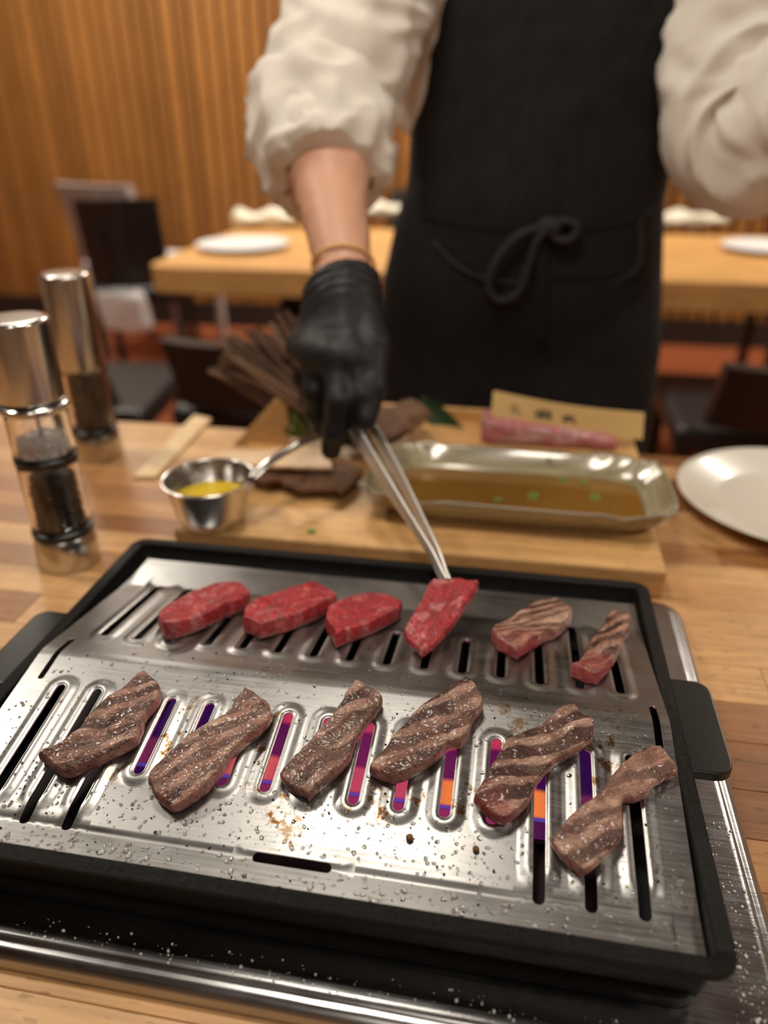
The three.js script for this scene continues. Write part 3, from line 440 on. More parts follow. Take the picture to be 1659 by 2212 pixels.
// ------------------------------------------------------------------ mills
function mill(label, pos, H, two) {
  const g = thing('pepper_mill', label, 'mill', pos, 0.4), R = 0.0275;
  part('steel_base', lathe([[0, 0], [R * 1.06, 0], [R * 1.08, 0.002], [R * 1.05, 0.02], [R, 0.031], [R * 0.9, 0.033], [0, 0.033]]), M.steelSatin, g);
  part('black_ring', lathe([[0.01, 0.033], [R * 1.0, 0.033], [R * 1.02, 0.036], [R * 1.0, 0.041], [0.01, 0.041]]), M.blackPlastic, g);
  const fill = (y0, y1, n, c, nm) => { const im = new THREE.InstancedMesh(new THREE.IcosahedronGeometry(1, 1), c, n), o = new THREE.Object3D(); for (let i = 0; i < n; i++) { const a = rr(0, 6.28), r = (rnd() < 0.6 ? rr(0.86, 1) : Math.sqrt(rnd())) * (R - 0.0072); o.position.set(Math.cos(a) * r, mix(y0, y1, rnd()), Math.sin(a) * r); const s = rr(0.0018, 0.0026); o.scale.set(s, s, s); o.rotation.set(rr(0, 6), rr(0, 6), 0); o.updateMatrix(); im.setMatrixAt(i, o.matrix); } im.name = nm; im.userData.kind = 'stuff'; im.castShadow = im.receiveShadow = true; g.add(im); part(nm + '_mass', lathe([[0, y0 - 0.001], [R - 0.0092, y0 - 0.001], [R - 0.0092, y1], [0, y1 + 0.0012]], 32), c, g); };
  const shell = (y0, y1) => part('glass_jar', lathe([[R - 0.0042, y0 + 0.004], [R * 0.96, y0 + 0.0002], [R * 0.985, y0 + 0.003], [R * 0.97, y0 + 0.01], [R * 0.97, y1 - 0.008], [R * 0.985, y1 - 0.003], [R * 0.96, y1 - 0.0002], [R - 0.0042, y1 - 0.002], [R - 0.0042, y0 + 0.004]], 64), M.glass, g);
  const cap = (y0, y1) => { part('steel_cap', lathe([[0, y0], [R * 0.98, y0], [R * 1.0, y0 + 0.002], [R * 1.0, y1 - 0.003], [R * 0.97, y1], [R * 0.8, y1 + 0.0005], [0, y1 + 0.0005]]), M.steelPolished, g); };
  if (two) {
    shell(0.041, 0.108); fill(0.045, 0.091, 800, M.corn2, 'peppercorns');
    part('black_ring', lathe([[R * 0.7, 0.108], [R * 1.0, 0.108], [R * 1.0, 0.114], [R * 0.7, 0.114]]), M.blackPlastic, g);
    shell(0.114, 0.158); fill(0.116, 0.129, 420, M.saltFill, 'salt');
    part('grinder_rod', lathe([[0, 0.128], [0.002, 0.128], [0.002, 0.16], [0, 0.16]], 12), M.steelPolished, g);
    part('steel_collar', lathe([[R * 0.75, 0.156], [R * 1.05, 0.157], [R * 1.08, 0.160], [R * 1.04, 0.164], [0.005, 0.166]]), M.steelPolished, g);
    cap(0.166, H);
  } else {
    shell(0.041, 0.115); fill(0.043, 0.104, 900, M.corn2, 'peppercorns'); cap(0.115, H);
  }
  return g;
}
M.corn2 = mat([0.05, 0.028, 0.016], { roughness: 0.6 }); M.saltFill = mat([0.75, 0.70, 0.66], { roughness: 0.7 });
{ const a = onY(140, 1222, 0); mill('two chamber mill with white salt above black peppercorns, beside the grill', [a.x - 0.001, 0, a.z - 0.012], 0.236, true); const b = onY(213, 985, 0); mill('tall mill full of dark pepper under a long steel cap, behind the salt mill', [b.x, 0, b.z - 0.004], 0.226, false); }

// ------------------------------------------------------------------ serving board and what stands on it
const BY = 0.028;
{
  const b = thing('serving_board', 'long pale wooden serving board behind the grill', 'board');
  part('board_slab', boxUV(box(0.462, 0.018, 0.318, -0.084, BY - 0.009, -0.748, 0.003)), M.board, b);
  for (const x of [-0.26, 0.09]) part('foot', boxUV(box(0.04, 0.010, 0.29, x, 0.005, -0.748, 0.002)), M.board, b);
  part('back_rail', boxUV(box(0.462, 0.026, 0.010, -0.084, BY + 0.0128, -0.9025, 0.002)), M.board, b);
  part('front_rail', boxUV(box(0.462, 0.0275, 0.012, -0.084, 0.0138, -0.5955 + 0.0002, 0.002)), M.board, b);
}
{ // rectangular stoneware dish with a wavy rim
  const cx = 0.012, cz = -0.706, W = 0.152, D = 0.074;
  const sec = (a, f, y) => { const c = Math.cos(a), s = Math.sin(a), e = 0.36; const x = Math.sign(c) * Math.abs(c) ** e, z = Math.sign(s) * Math.abs(s) ** e; return V3(cx + x * W * f[0], y, cz + z * D * f[1]); };
  const pr = [[[0.001, 0.001], 0.0285], [[0.80, 0.70], 0.0285], [[0.86, 0.78], 0.0300], [[0.93, 0.90], 0.040], [[0.985, 0.975], 0.0520], [[1.0, 1.0], 0.0555], [[0.99, 0.985], 0.0570], [[0.965, 0.95], 0.0545], [[0.905, 0.86], 0.042], [[0.84, 0.75], 0.0345], [[0.78, 0.66], 0.0325], [[0.001, 0.001], 0.0325]];
  const g = grid(128, pr.length - 1, (u, v) => { const [f, y] = pr[Math.round(v * (pr.length - 1))], a = u * Math.PI * 2; const w = y > 0.045 ? 0.0014 * Math.sin(a * 9) + 0.0008 * Math.sin(a * 23 + 1) : 0; return sec(a, f, y + w); }, true);
  const gl = tex(512, 128, (u, v) => { const k = 0.86 + 0.2 * (pn(u, v, 20, 9, 1) - 0.5) + 0.2 * (pn(u, v, 90, 40, 2) - 0.5), rim = v > 0.42 && v < 0.56 ? 1.0 : 0; return [k, k * 0.98 + rim * 0.02, k * 0.9 + rim * 0.12]; }, true);
  M.dish = pmat([0.45, 0.40, 0.29], { roughness: 0.22, map: gl, clearcoat: 0.7, clearcoatRoughness: 0.06, transmission: 0 });
  const d = thing('sauce_dish', 'long olive beige glazed dish with wavy rim holding brown sauce', 'dish');
  part('dish_body', g, M.dish, d);
  const sauce = grid(96, 2, (u, v) => sec(u * Math.PI * 2, [0.835 * v + 0.0005, 0.745 * v + 0.0005], 0.0346), true);
  M.sauce = pmat([0.22, 0.105, 0.02], { roughness: 0.06, clearcoat: 1, clearcoatRoughness: 0.03 });
  single('brown_sauce', sauce, M.sauce, 'shallow pool of brown dipping sauce in the beige dish', 'sauce');
  M.scallion = pmat([0.14, 0.28, 0.05], { roughness: 0.5 });
  for (const [px, py, y, s] of [[1075, 1079, 0.0355, 1], [1152, 1072, 0.0355, 1.2], [1285, 1074, 0.0355, 1.1], [1216, 1038, 0.0355, 1], [1262, 1042, 0.0355, 0.9], [1187, 990, 0.0515, 0.8]]) {
    const p = onY(px, py, y), o = single('scallion_bit', new THREE.TorusGeometry(0.0032 * s, 0.0013 * s, 8, 14).rotateX(1.3), M.scallion, py < 1000 ? 'chopped green scallion bit stuck on the far wall of the sauce dish' : 'chopped green scallion ring floating in the brown sauce', 'scallion', py < 1000 ? null : 'scallion rings in the sauce'); o.position.copy(p); o.rotation.y = px;
  }
  const h = onY(672, 1150, BY); const o = single('herb_bit', new THREE.SphereGeometry(0.005, 10, 8).scale(1, 0.35, 0.7), M.scallion, 'stray scrap of green herb on the bare wooden board', 'herb'); o.position.set(h.x, BY + 0.0016, h.z);
}
{ // small steel butter pan
  const c = onY(450, 1031, BY + 0.0465), g = thing('butter_pan', 'small polished steel butter pan with long handle on the serving board', 'pan', [c.x, BY, c.z]);
  part('pan_body', lathe([[0, 0.0002], [0.028, 0.0002], [0.0315, 0.002], [0.035, 0.012], [0.0415, 0.044], [0.0445, 0.0462], [0.0445, 0.0474], [0.041, 0.0468], [0.0335, 0.012], [0.030, 0.003], [0, 0.0022]], 64), M.steelPolished, g);
  const hs = onZ(552, 1028, c.z - 0.004).sub(g.position), he = onZ(700, 938, -0.715).sub(g.position);
  const dir = he.clone().sub(hs), path = [hs.clone().addScaledVector(dir, -0.05), hs.clone().addScaledVector(dir, 0.2).add(V3(0, 0.006, 0)), hs.clone().addScaledVector(dir, 0.6).add(V3(0, 0.006, 0)), he];
  const cv = new THREE.CatmullRomCurve3(path), hg = grid(10, 40, (u, v) => { const p = cv.getPoint(v), t = cv.getTangent(v), s = V3().crossVectors(t, V3(0, 1, 0)).normalize(), n = V3().crossVectors(s, t), a = u * Math.PI * 2, w = mix(0.0058, 0.0078, sstep(0.6, 1, v)) * (v > 0.97 ? 0.6 : 1); return p.addScaledVector(s, Math.cos(a) * w).addScaledVector(n, Math.sin(a) * 0.0026); }, true);
  const ph = part('pan_handle', hg, M.steelPolished, g);
  for (const k of [-1, 1]) part('rivet', new THREE.SphereGeometry(0.003, 10, 8).translate(0.0392, 0.036, k * 0.006 - 0.004), M.steelPolished, ph);
  const b = single('melted_butter', lathe([[0, 0.025], [0.036, 0.025]], 48), pmat([0.80, 0.56, 0.03], { roughness: 0.08, clearcoat: 1 }), 'yellow melted butter inside the small steel pan', 'butter'); b.position.copy(g.position);
}
{ // raised wooden stand with raw meat and its tag
  const st = thing('display_stand', 'small pale wooden stand carrying raw marbled beef behind the sauce dish', 'stand');
  part('stand_top', boxUV(box(0.262, 0.005, 0.085, 0.018, BY + 0.0065, -0.858, 0.0015)), M.board, st);
  for (const x of [-0.09, 0.126]) part('stand_foot', boxUV(box(0.014, 0.0038, 0.08, x, BY + 0.0021, -0.858, 0.001)), M.board, st);
  const y0 = BY + 0.0093;
  const meat = surfaceNets((x, y, z) => { const tp = mix(0.031, 0.0145, clamp((x + 0.036) / 0.165)), a = Math.abs(x - 0.046) - 0.080 - 0.004 * fbm(y * 90, z * 90, 3, 2), b = Math.abs(y - tp / 2) - tp / 2, c = Math.abs(z) - 0.021 - 0.003 * fbm(x * 50, y * 60, 1, 2), r = 0.006, A = Math.max(a + r, 0), B = Math.max(b + r, 0), C2 = Math.max(c + r, 0); return Math.hypot(A, B, C2) + Math.min(Math.max(a, b, c) + r, 0) - r + 0.0015 * fbm(x * 120, y * 120, z * 120, 2); }, [-0.05, -0.004, -0.032], [0.145, 0.04, 0.032], 0.002);
  const P = meat.attributes.position, C = new Float32Array(P.count * 3); for (let i = 0; i < P.count; i++) { const x = P.getX(i), y = P.getY(i), z = P.getZ(i), k = sstep(-0.2, 0.4, fbm(x * 60 + y * 40, y * 160, z * 90, 3)); C.set([mix(0.82, 1.0, k), mix(0.32, 0.72, k), mix(0.36, 0.72, k)], i * 3); meat.attributes.uv.setXY(i, x, y + z); }
  meat.setAttribute('color', new THREE.BufferAttribute(C, 3));
  const mo = single('marbled_beef_block', meat, M.raw, 'pink marbled raw beef block under the wooden tag', 'meat'); mo.position.set(0, y0, -0.853);
  // tag with brushed lettering
  const cv = document.createElement('canvas'); cv.width = 1024; cv.height = 256; const c = cv.getContext('2d'); c.fillStyle = '#d9b678'; c.fillRect(0, 0, 1024, 256);
  for (let i = 0; i < 400; i++) { c.fillStyle = `rgba(${120 + 80 * rnd() | 0},${80 + 60 * rnd() | 0},40,0.10)`; c.fillRect(rnd() * 900 - 100, rnd() * 256, 200 + rnd() * 400, 1 + rnd() * 2); }
  c.strokeStyle = '#17120c'; c.lineCap = 'round'; c.lineWidth = 14;
  const stroke = (...p) => { c.beginPath(); c.moveTo(p[0], p[1]); for (let i = 2; i < p.length; i += 2) c.lineTo(p[i], p[i + 1]); c.stroke(); };
  c.lineWidth = 9; stroke(120, 120, 185, 105); stroke(150, 95, 150, 175); stroke(125, 170, 190, 160); stroke(175, 130, 205, 190);
  c.lineWidth = 20; stroke(300, 110, 400, 95); stroke(305, 140, 400, 130); stroke(350, 90, 345, 170); stroke(300, 170, 405, 160); stroke(395, 95, 400, 165);
  c.lineWidth = 19; stroke(490, 120, 560, 110); stroke(525, 105, 500, 170); stroke(530, 140, 575, 168); stroke(490, 150, 560, 142);
  const tt = new THREE.CanvasTexture(cv); tt.colorSpace = THREE.SRGBColorSpace;
  const A = onZ(1066, 845, -0.858), B = onZ(1392, 893, -0.858), Cc = onZ(1060, 898, -0.846), Dd = onZ(1388, 950, -0.846);
  const sag = (u) => -0.004 * Math.sin(u * Math.PI);
  const face = grid(24, 6, (u, v) => { const p = A.clone().lerp(B, u).lerp(Cc.clone().lerp(Dd, u), 1 - v); p.y += sag(u); return p; });
  const back = grid(24, 6, (u, v) => { const p = A.clone().lerp(B, 1 - u).lerp(Cc.clone().lerp(Dd, 1 - u), 1 - v); p.y += sag(u); p.z -= 0.0022; return p; });
  const edge = (a, b) => grid(24, 1, (u, v) => { const p = a.clone().lerp(b, u); p.y += sag(u); p.z -= 0.0022 * v; return p; });
  const g = thing('wooden_name_tag', 'pale wooden tag with black brush lettering leaning on the raw beef', 'tag');
  part('tag_board', [back, edge(A, B), edge(Cc, Dd)], pmat([0.68, 0.46, 0.20], { roughness: 0.6 }), g); part('tag_face', face, pmat([1, 1, 1], { map: tt, roughness: 0.6 }), g, 'face with black brush lettering');
}
{ // bamboo leaf, herbs, wooden slips, bark and twigs
  const leafGeo = (pts, w) => { const cv = new THREE.CatmullRomCurve3(pts); return grid(8, 30, (u, v) => { const p = cv.getPoint(v), t = cv.getTangent(v), s = V3().crossVectors(t, V3(0, 0.3, 1)).normalize(), k = (u - 0.5) * 2; return p.addScaledVector(s, k * w * Math.sin(Math.PI * clamp(v * 0.94 + 0.03) ** 0.8)).add(V3(0, 0, -0.15 * w * (1 - k * k))); }); };
  M.leaf = pmat([0.016, 0.050, 0.018], { roughness: 0.4 });
  single('bamboo_leaf', leafGeo([onZ(912, 855, -0.888), onZ(945, 900, -0.884), onZ(990, 938, -0.875), onZ(1040, 955, -0.868)], 0.014), M.leaf, 'dark green bamboo leaf leaning beside the raw beef', 'leaf');
  const hb = thing('herb_sprig', 'dark green herb sprig behind the butter pan handle', 'herb'); const hp = onZ(652, 945, -0.80);
  M.herb = [pmat([0.03, 0.075, 0.018], { roughness: 0.6 }), pmat([0.05, 0.11, 0.02], { roughness: 0.6 }), pmat([0.11, 0.15, 0.02], { roughness: 0.6 })];
  for (let i = 0; i < 26; i++) { const b = hp.clone().add(V3(rr(-0.008, 0.008), 0, rr(-0.01, 0.008))), e = b.clone().add(V3(rr(-0.016, 0.016), rr(0.012, 0.04), rr(-0.015, 0.012))); part('herb_leaf', leafGeo([b, b.clone().lerp(e, 0.5).add(V3(rr(-0.003, 0.003), 0.002, 0)), e], rr(0.0025, 0.0045)), M.herb[i % 3], hb); }
  M.paleWood = wood([0.86, 0.70, 0.45], 4, 4);
  const slab = (pts, th, y) => { const s = new THREE.Shape(pts.map(p => new THREE.Vector2(p.x, -p.z))); return new THREE.ExtrudeGeometry(s, { depth: th, bevelEnabled: true, bevelSize: 0.0004, bevelThickness: 0.0004, bevelSegments: 1 }).rotateX(-Math.PI / 2).translate(0, y, 0); };
  single('wooden_slip', slab([[288, 1030], [336, 1030], [456, 905], [420, 897]].map(p => onY(p[0], p[1], 0.003)), 0.003, 0.0005), M.paleWood, 'narrow pale wooden slip lying on the table beside the dark pepper mill', 'slip');
  single('wooden_slip', slab([[430, 1000], [718, 1010], [700, 962], [480, 976]].map(p => onY(p[0], p[1], 0.056)), 0.003, 0.0525), wood([0.78, 0.60, 0.42], 4, 4), 'broad pale wooden slip resting on bark behind the butter pan', 'slip');
  { // upright wedge of thin wood
    const z = -0.815, P = [[505, 962], [625, 960], [622, 862], [596, 862]].map(p => onZ(p[0], p[1], z)), s = new THREE.Shape(P.map(p => new THREE.Vector2(p.x, p.y)));
    single('folded_wood_sheet', new THREE.ExtrudeGeometry(s, { depth: 0.004, bevelEnabled: true, bevelSize: 0.001, bevelThickness: 0.001 }).translate(0, 0, z), wood([0.62, 0.42, 0.20], 4, 4), 'upright tan wooden wedge standing beside the green herb sprig', 'wood');
  }
  M.bark = [[0.20, 0.095, 0.048], [0.36, 0.20, 0.115], [0.15, 0.072, 0.038]].map(c => mat(c, { roughness: 0.8, map: mk(meatMap, 1, 2), bumpMap: mk(meatBump, 1, 2), bumpScale: 0.0012 }));
  const bark = (a, b, w, h, sd) => grid(20, 40, (u, v) => { const p = a.clone().lerp(b, v), t = b.clone().sub(a).normalize(), s = V3().crossVectors(t, V3(0, 1, 0)).normalize(), n = V3().crossVectors(s, t), an = u * Math.PI * 2, k = (1 - 0.5 * Math.abs(v - 0.5) ** 2 * 4 * 0.6) * (1 + 0.35 * fbm(Math.cos(an) * 2, v * 9, sd, 3) + 0.16 * (1 - 2 * Math.abs(noise(Math.cos(an) * 7, v * 2.5 + Math.sin(an) * 7, sd)))) * (v < 0.02 || v > 0.98 ? 0.3 : 1); return p.addScaledVector(s, Math.cos(an) * w * k).addScaledVector(n, Math.sin(an) * h * k); }, true);
  single('bark_strip', bark(V3(-0.292, BY + 0.0115, -0.728), V3(-0.155, BY + 0.0115, -0.700), 0.036, 0.009, 4), M.bark[0], 'rough dark brown bark strip lying on the board under the pale slip', 'bark');
  single('bark_strip', bark(onZ(770, 952, -0.80), onZ(915, 880, -0.85), 0.036, 0.009, 8), M.bark[0], 'rough brown bark strip leaning behind the tongs', 'bark');
  const tw = thing('twig_bundle', 'loose bundle of brown dried twigs fanning out behind the gloved hand', 'twigs'), root = onZ(755, 948, -0.79);
  for (let i = 0; i < 80; i++) { const q = rnd(), end = onZ(mix(462, 640, q) + rr(-14, 14), mix(775, 700, q) + rr(-38, 40), rr(-0.93, -0.86)); const st = root.clone().add(V3(rr(-0.025, 0.03), rr(-0.008, 0.012), rr(-0.012, 0.012))); const mid = st.clone().lerp(end, 0.5).add(V3(rr(-0.008, 0.008), rr(-0.004, 0.012), rr(-0.008, 0.008))); part('twig', tube([st, mid, end], rr(0.0016, 0.0038), 10, 6), M.bark[i % 3], tw); }
}
{ // white dinner plate
  const p = onY(1752, 1100, 0.017);
  const o = single('dinner_plate', lathe([[0, 0.001], [0.06, 0.001], [0.075, 0.0035], [0.118, 0.016], [0.126, 0.0185], [0.1268, 0.0195], [0.125, 0.0205], [0.117, 0.018], [0.085, 0.0075], [0.075, 0.0055], [0, 0.005]], 96), M.ceramic, 'plain cream white dinner plate on the table to the side of the serving board', 'plate'); o.position.set(0.316, 0, -0.79);
}

// ------------------------------------------------------------------ the cook
const person = thing('person', 'person in cream shirt and black apron grilling beef with tongs', 'person', [0, 0, 0]);
const SH_R = V3(-0.165, 0.60, -1.13), EL_R = onZ(690, 262, -0.955), WR = onZ(746, 600, -0.768);
const SH_L = V3(0.215, 0.60, -1.13), EL_L = onZ(1598, 268, -1.02), WL = onZ(1880, 210, -0.92);
const handBones = (() => {
  const q = (x, y, z) => onZ(x, y, z), b = [], k = 0.012;
  const mcp = [q(768, 775, -0.690), q(722, 772, -0.688), q(682, 765, -0.698), q(655, 752, -0.715)], w = WR;
  for (const [i, r0, r1] of [[0, 0.024, 0.0135], [1, 0.024, 0.014], [2, 0.024, 0.0135], [3, 0.022, 0.0125]]) b.push([w.clone().lerp(mcp[i], 0.12), mcp[i], r0, r1, 0.02]);
  for (let i = 0; i < 3; i++) b.push([mcp[i], mcp[i + 1], 0.0125, 0.0125, 0.014]);
  const ch = (pts, rs) => { for (let i = 0; i < pts.length - 1; i++) b.push([pts[i], pts[i + 1], rs[i], rs[i + 1], 0.006]); };
  ch([mcp[0], q(778, 855, -0.668), q(772, 905, -0.672), q(757, 928, -0.68)], [0.0125, 0.0105, 0.0095, 0.0088]);
  ch([mcp[1], q(732, 868, -0.658), q(722, 930, -0.655), q(715, 972, -0.660)], [0.0128, 0.0108, 0.0098, 0.0088]);
  ch([mcp[2], q(678, 848, -0.684), q(682, 895, -0.692), q(692, 922, -0.702)], [0.0125, 0.0105, 0.0095, 0.0086]);
  ch([mcp[3], q(657, 820, -0.712), q(668, 858, -0.722), q(682, 875, -0.732)], [0.0115, 0.0096, 0.0088, 0.008]);
  const th = [w.clone().lerp(q(800, 700, -0.715), 0.45), q(806, 745, -0.706), q(806, 835, -0.678), q(790, 905, -0.657)];
  ch(th, [0.02, 0.0155, 0.0118, 0.0095]);
  return { b, mcp };
})();
const handL = (() => { const b = [], d = WL.clone().sub(EL_L).normalize(), s = V3(0, 1, 0), w = WL, c = w.clone().addScaledVector(d, 0.085); b.push([w, c, 0.026, 0.03, 0.02]); for (let i = 0; i < 4; i++) { const m = c.clone().addScaledVector(s, 0.024 - i * 0.017), t = m.clone().addScaledVector(d, 0.045 - Math.abs(i - 1) * 0.004), e = t.clone().addScaledVector(d, 0.025).add(V3(0.01, 0, 0.018)); b.push([m, t, 0.010, 0.009, 0.006], [t, e, 0.009, 0.008, 0.006]); } const m = w.clone().addScaledVector(d, 0.035); b.push([m, m.clone().addScaledVector(s, 0.035).addScaledVector(d, 0.03), 0.013, 0.011, 0.008], [m.clone().addScaledVector(s, 0.035).addScaledVector(d, 0.03), m.clone().addScaledVector(s, 0.045).addScaledVector(d, 0.065), 0.011, 0.0085, 0.006]); return b; })();
{
  const fore = EL_R.clone().lerp(WR, 0.97), HZ = -1.15, shrink = (b, d) => b.map(x => [x[0], x[1], x[2] - d, x[3] - d, x[4]]);
  const bones = [
    [V3(0.02, 0.66, HZ), V3(0.02, 0.80, HZ + 0.02), 0.055, 0.055], [V3(0.02, 0.86, HZ + 0.015), V3(0.02, 0.935, HZ + 0.01), 0.082, 0.092], [V3(0.02, 0.80, HZ + 0.05), V3(0.02, 0.86, HZ + 0.055), 0.035, 0.045],
    [SH_R, SH_L, 0.042, 0.042, 0.03], [V3(-0.07, 0.50, HZ), V3(0.10, 0.50, HZ), 0.05, 0.05, 0.03], [V3(-0.045, 0.30, HZ), V3(0.065, 0.30, HZ), 0.05, 0.05, 0.03], [V3(-0.065, 0.08, HZ), V3(0.055, 0.08, HZ), 0.052, 0.052, 0.03],
    [V3(-0.075, 0.0, HZ), V3(-0.085, -0.30, HZ), 0.07, 0.05], [V3(-0.085, -0.30, HZ), V3(-0.085, -0.66, HZ - 0.02), 0.05, 0.033], [V3(0.075, 0.0, HZ), V3(0.085, -0.30, HZ), 0.07, 0.05], [V3(0.085, -0.30, HZ), V3(0.085, -0.66, HZ - 0.02), 0.05, 0.033],
    [SH_R, EL_R, 0.05, 0.04, 0.03], [EL_R, EL_R.clone().lerp(WR, 0.3), 0.041, 0.044, 0.03], [EL_R.clone().lerp(WR, 0.3), fore, 0.044, 0.0295, 0.03],
    [SH_L, EL_L, 0.05, 0.04, 0.03], [EL_L, EL_L.clone().lerp(WL, 0.3), 0.041, 0.043, 0.03], [EL_L.clone().lerp(WL, 0.3), WL, 0.043, 0.028, 0.03],
    [V3(0.02, 0.868, HZ + 0.10), V3(0.02, 0.895, HZ + 0.092), 0.013, 0.009, 0.014],
    [V3(-0.068, 0.88, HZ + 0.01), V3(-0.07, 0.90, HZ + 0.005), 0.014, 0.016, 0.012], [V3(0.108, 0.88, HZ + 0.01), V3(0.11, 0.90, HZ + 0.005), 0.014, 0.016, 0.012],
    [V3(0.0, 0.833, HZ + 0.098), V3(0.04, 0.833, HZ + 0.098), 0.007, 0.007, 0.01],
  ];
  const [lo, hi] = bounds(bones, 0.03), geos = [surfaceNets(blend(bones, 0.05), lo, hi, 0.012)];
  for (const hb of [shrink(handBones.b, 0.0022), handL]) { const [a, c] = bounds(hb, 0.008); geos.push(surfaceNets(blend(hb, 0.012), a, c, 0.003)); }
  part('body', geos, M.skin, person);
  for (const s of [-1, 1]) part('eye', new THREE.SphereGeometry(0.012, 16, 12).translate(0.02 + s * 0.032, 0.905, HZ + 0.088), mat([0.02, 0.015, 0.012], { roughness: 0.15 }), person);
  part('hair', surfaceNets((x, y, z) => { const d = Math.hypot((x - 0.02) * 1.04, y - 0.925, z - HZ - 0.0) - 0.108 + 0.004 * noise(x * 160, y * 40, z * 160); return Math.max(d, -Math.max((0.955 - y) * 0.9 - Math.max(HZ + 0.045 - z, -0.01) * 3, -1), 0.84 - y); }, [-0.11, 0.83, HZ - 0.13], [0.15, 1.06, HZ + 0.13], 0.006), M.hair, person);
  // glove: a skin over the hand and wrist
  const gb = handBones.b.slice(); const cuffA = WR.clone().lerp(EL_R, 0.06); gb.push([cuffA, WR.clone().lerp(handBones.mcp[1], 0.25), 0.0325, 0.031, 0.02]);
  const gf = blend(gb, 0.012), ax = EL_R.clone().sub(WR).normalize(), [a, c] = bounds(gb, 0.012), pv = V3();
  const glove = surfaceNets((x, y, z) => { pv.set(x, y, z).sub(WR); const t = pv.dot(ax), wr = sstep(-0.06, -0.02, t); return Math.max(gf(x, y, z) - 0.0012 - wr * 0.0012 * Math.sin(t * 620 + 3 * noise(x * 40, y * 40, z * 40)) + 0.0010 * fbm(x * 90, y * 90, z * 90, 3), t + 0.010 - 0.002 * noise(x * 60, z * 60, 1)); }, a, c, 0.0026);
  const gloveMesh = part('glove', glove, M.glove, person, 'black nitrile glove on the hand holding the tongs');
  { // rolled rim of the glove and the yellow band
    const ringAt = (t, r, th, m, n, lab) => { const o = WR.clone().addScaledVector(ax, t), q = new THREE.Quaternion().setFromUnitVectors(V3(0, 0, 1), ax); part(n, new THREE.TorusGeometry(r, th, 8, 48).applyQuaternion(q).translate(o.x, o.y, o.z), m, gloveMesh, lab); };
    ringAt(-0.0098, 0.0318, 0.0016, M.glove, 'glove_rim');
    const o = WR.clone().addScaledVector(ax, 0.016), q = new THREE.Quaternion().setFromUnitVectors(V3(0, 0, 1), ax.clone().add(V3(0.14, 0.12, 0.0)).normalize());
    part('wrist_band', new THREE.TorusGeometry(0.0322, 0.0015, 8, 48).applyQuaternion(q).translate(o.x, o.y, o.z), mat([0.80, 0.50, 0.16], { roughness: 0.5 }), person, 'thin yellow rubber band on the wrist');
  }
  // shirt: torso shell and sleeves
  const loft = (pts, rad, nu = 56, nv = 70) => { const cv = new THREE.CatmullRomCurve3(pts, false, 'centripetal'), N0 = V3(0, 0, 1); return grid(nu, nv, (u, v) => { const p = cv.getPointAt(v), t = cv.getTangentAt(v), s = V3().crossVectors(t, N0).normalize(), n = V3().crossVectors(s, t).normalize(), a = u * Math.PI * 2, r = rad(v, a, p); return p.addScaledVector(s, Math.cos(a) * r).addScaledVector(n, Math.sin(a) * r); }, true); };
  const ridge = (x, y, z) => 1 - 2 * Math.abs(noise(x, y, z)), folds = (v, a, sd, amp) => amp * (0.6 * ridge(Math.cos(a) * 1.5 + sd, v * 9 + Math.sin(a) * 2.2, Math.sin(a) * 1.2) + 0.42 * ridge(Math.cos(a) * 2 - sd, v * 17 - Math.sin(a) * 2.6, Math.sin(a) * 2 + sd) + 0.3 * fbm(Math.cos(a) * 3, v * 24, Math.sin(a) * 3, 2));
  const cuffEnd = onZ(706, 392, -0.880);
  const sleeveR = [SH_R.clone().add(V3(-0.005, 0.04, 0.0)), SH_R.clone().lerp(EL_R, 0.3).add(V3(-0.012, 0, 0.02)), SH_R.clone().lerp(EL_R, 0.7).add(V3(-0.004, 0, 0.012)), EL_R.clone().add(V3(0, 0.008, 0)), cuffEnd];
  const sleeveMesh = part('shirt_sleeve', loft(sleeveR, (v, a) => (v < 0.75 ? mix(0.084, 0.072, v / 0.75) : 0.072) * (1 - 0.25 * sstep(0.9, 1, v)) * (1 - 0.6 * sstep(0.985, 1, v)) + folds(v, a, 2, 0.0095) * (1 - sstep(0.8, 0.9, v)), 64, 90), M.shirt, person);
  { const A = sleeveR[3].clone().lerp(cuffEnd, 0.12), B = cuffEnd.clone(); part('shirt_cuff', loft([A.clone().lerp(B, -0.3), A, A.clone().lerp(B, 0.5), B], (v, a) => (0.070 + 0.013 * Math.sin(clamp(v * 1.02) * Math.PI) ** 0.6 - 0.012 * v) * (v > 0.985 ? 0.72 : 1) + 0.008 * ridge(Math.cos(a) * 2.1, Math.sin(a) * 2.1, v * 4) + 0.005 * ridge(Math.cos(a) * 4 + 3, Math.sin(a) * 4, v * 3) + 0.003 * Math.sin(a * 7 + v * 9) * (1 - v), 80, 40), M.shirt, sleeveMesh, 'rolled up cream shirt cuff'); }
  part('shirt_sleeve', loft([SH_L.clone().add(V3(0, 0.04, 0)), SH_L.clone().lerp(EL_L, 0.35).add(V3(0.012, 0, 0.01)), SH_L.clone().lerp(EL_L, 0.8), EL_L.clone().lerp(WL, 0.12).add(V3(0.0, -0.014, 0.0)), EL_L.clone().lerp(WL, 0.5), EL_L.clone().lerp(WL, 0.72)], (v, a) => mix(0.088, 0.076, v) * (1 - 0.45 * sstep(0.95, 1, v)) + folds(v, a, 7, 0.012), 64, 110), M.shirt, person);
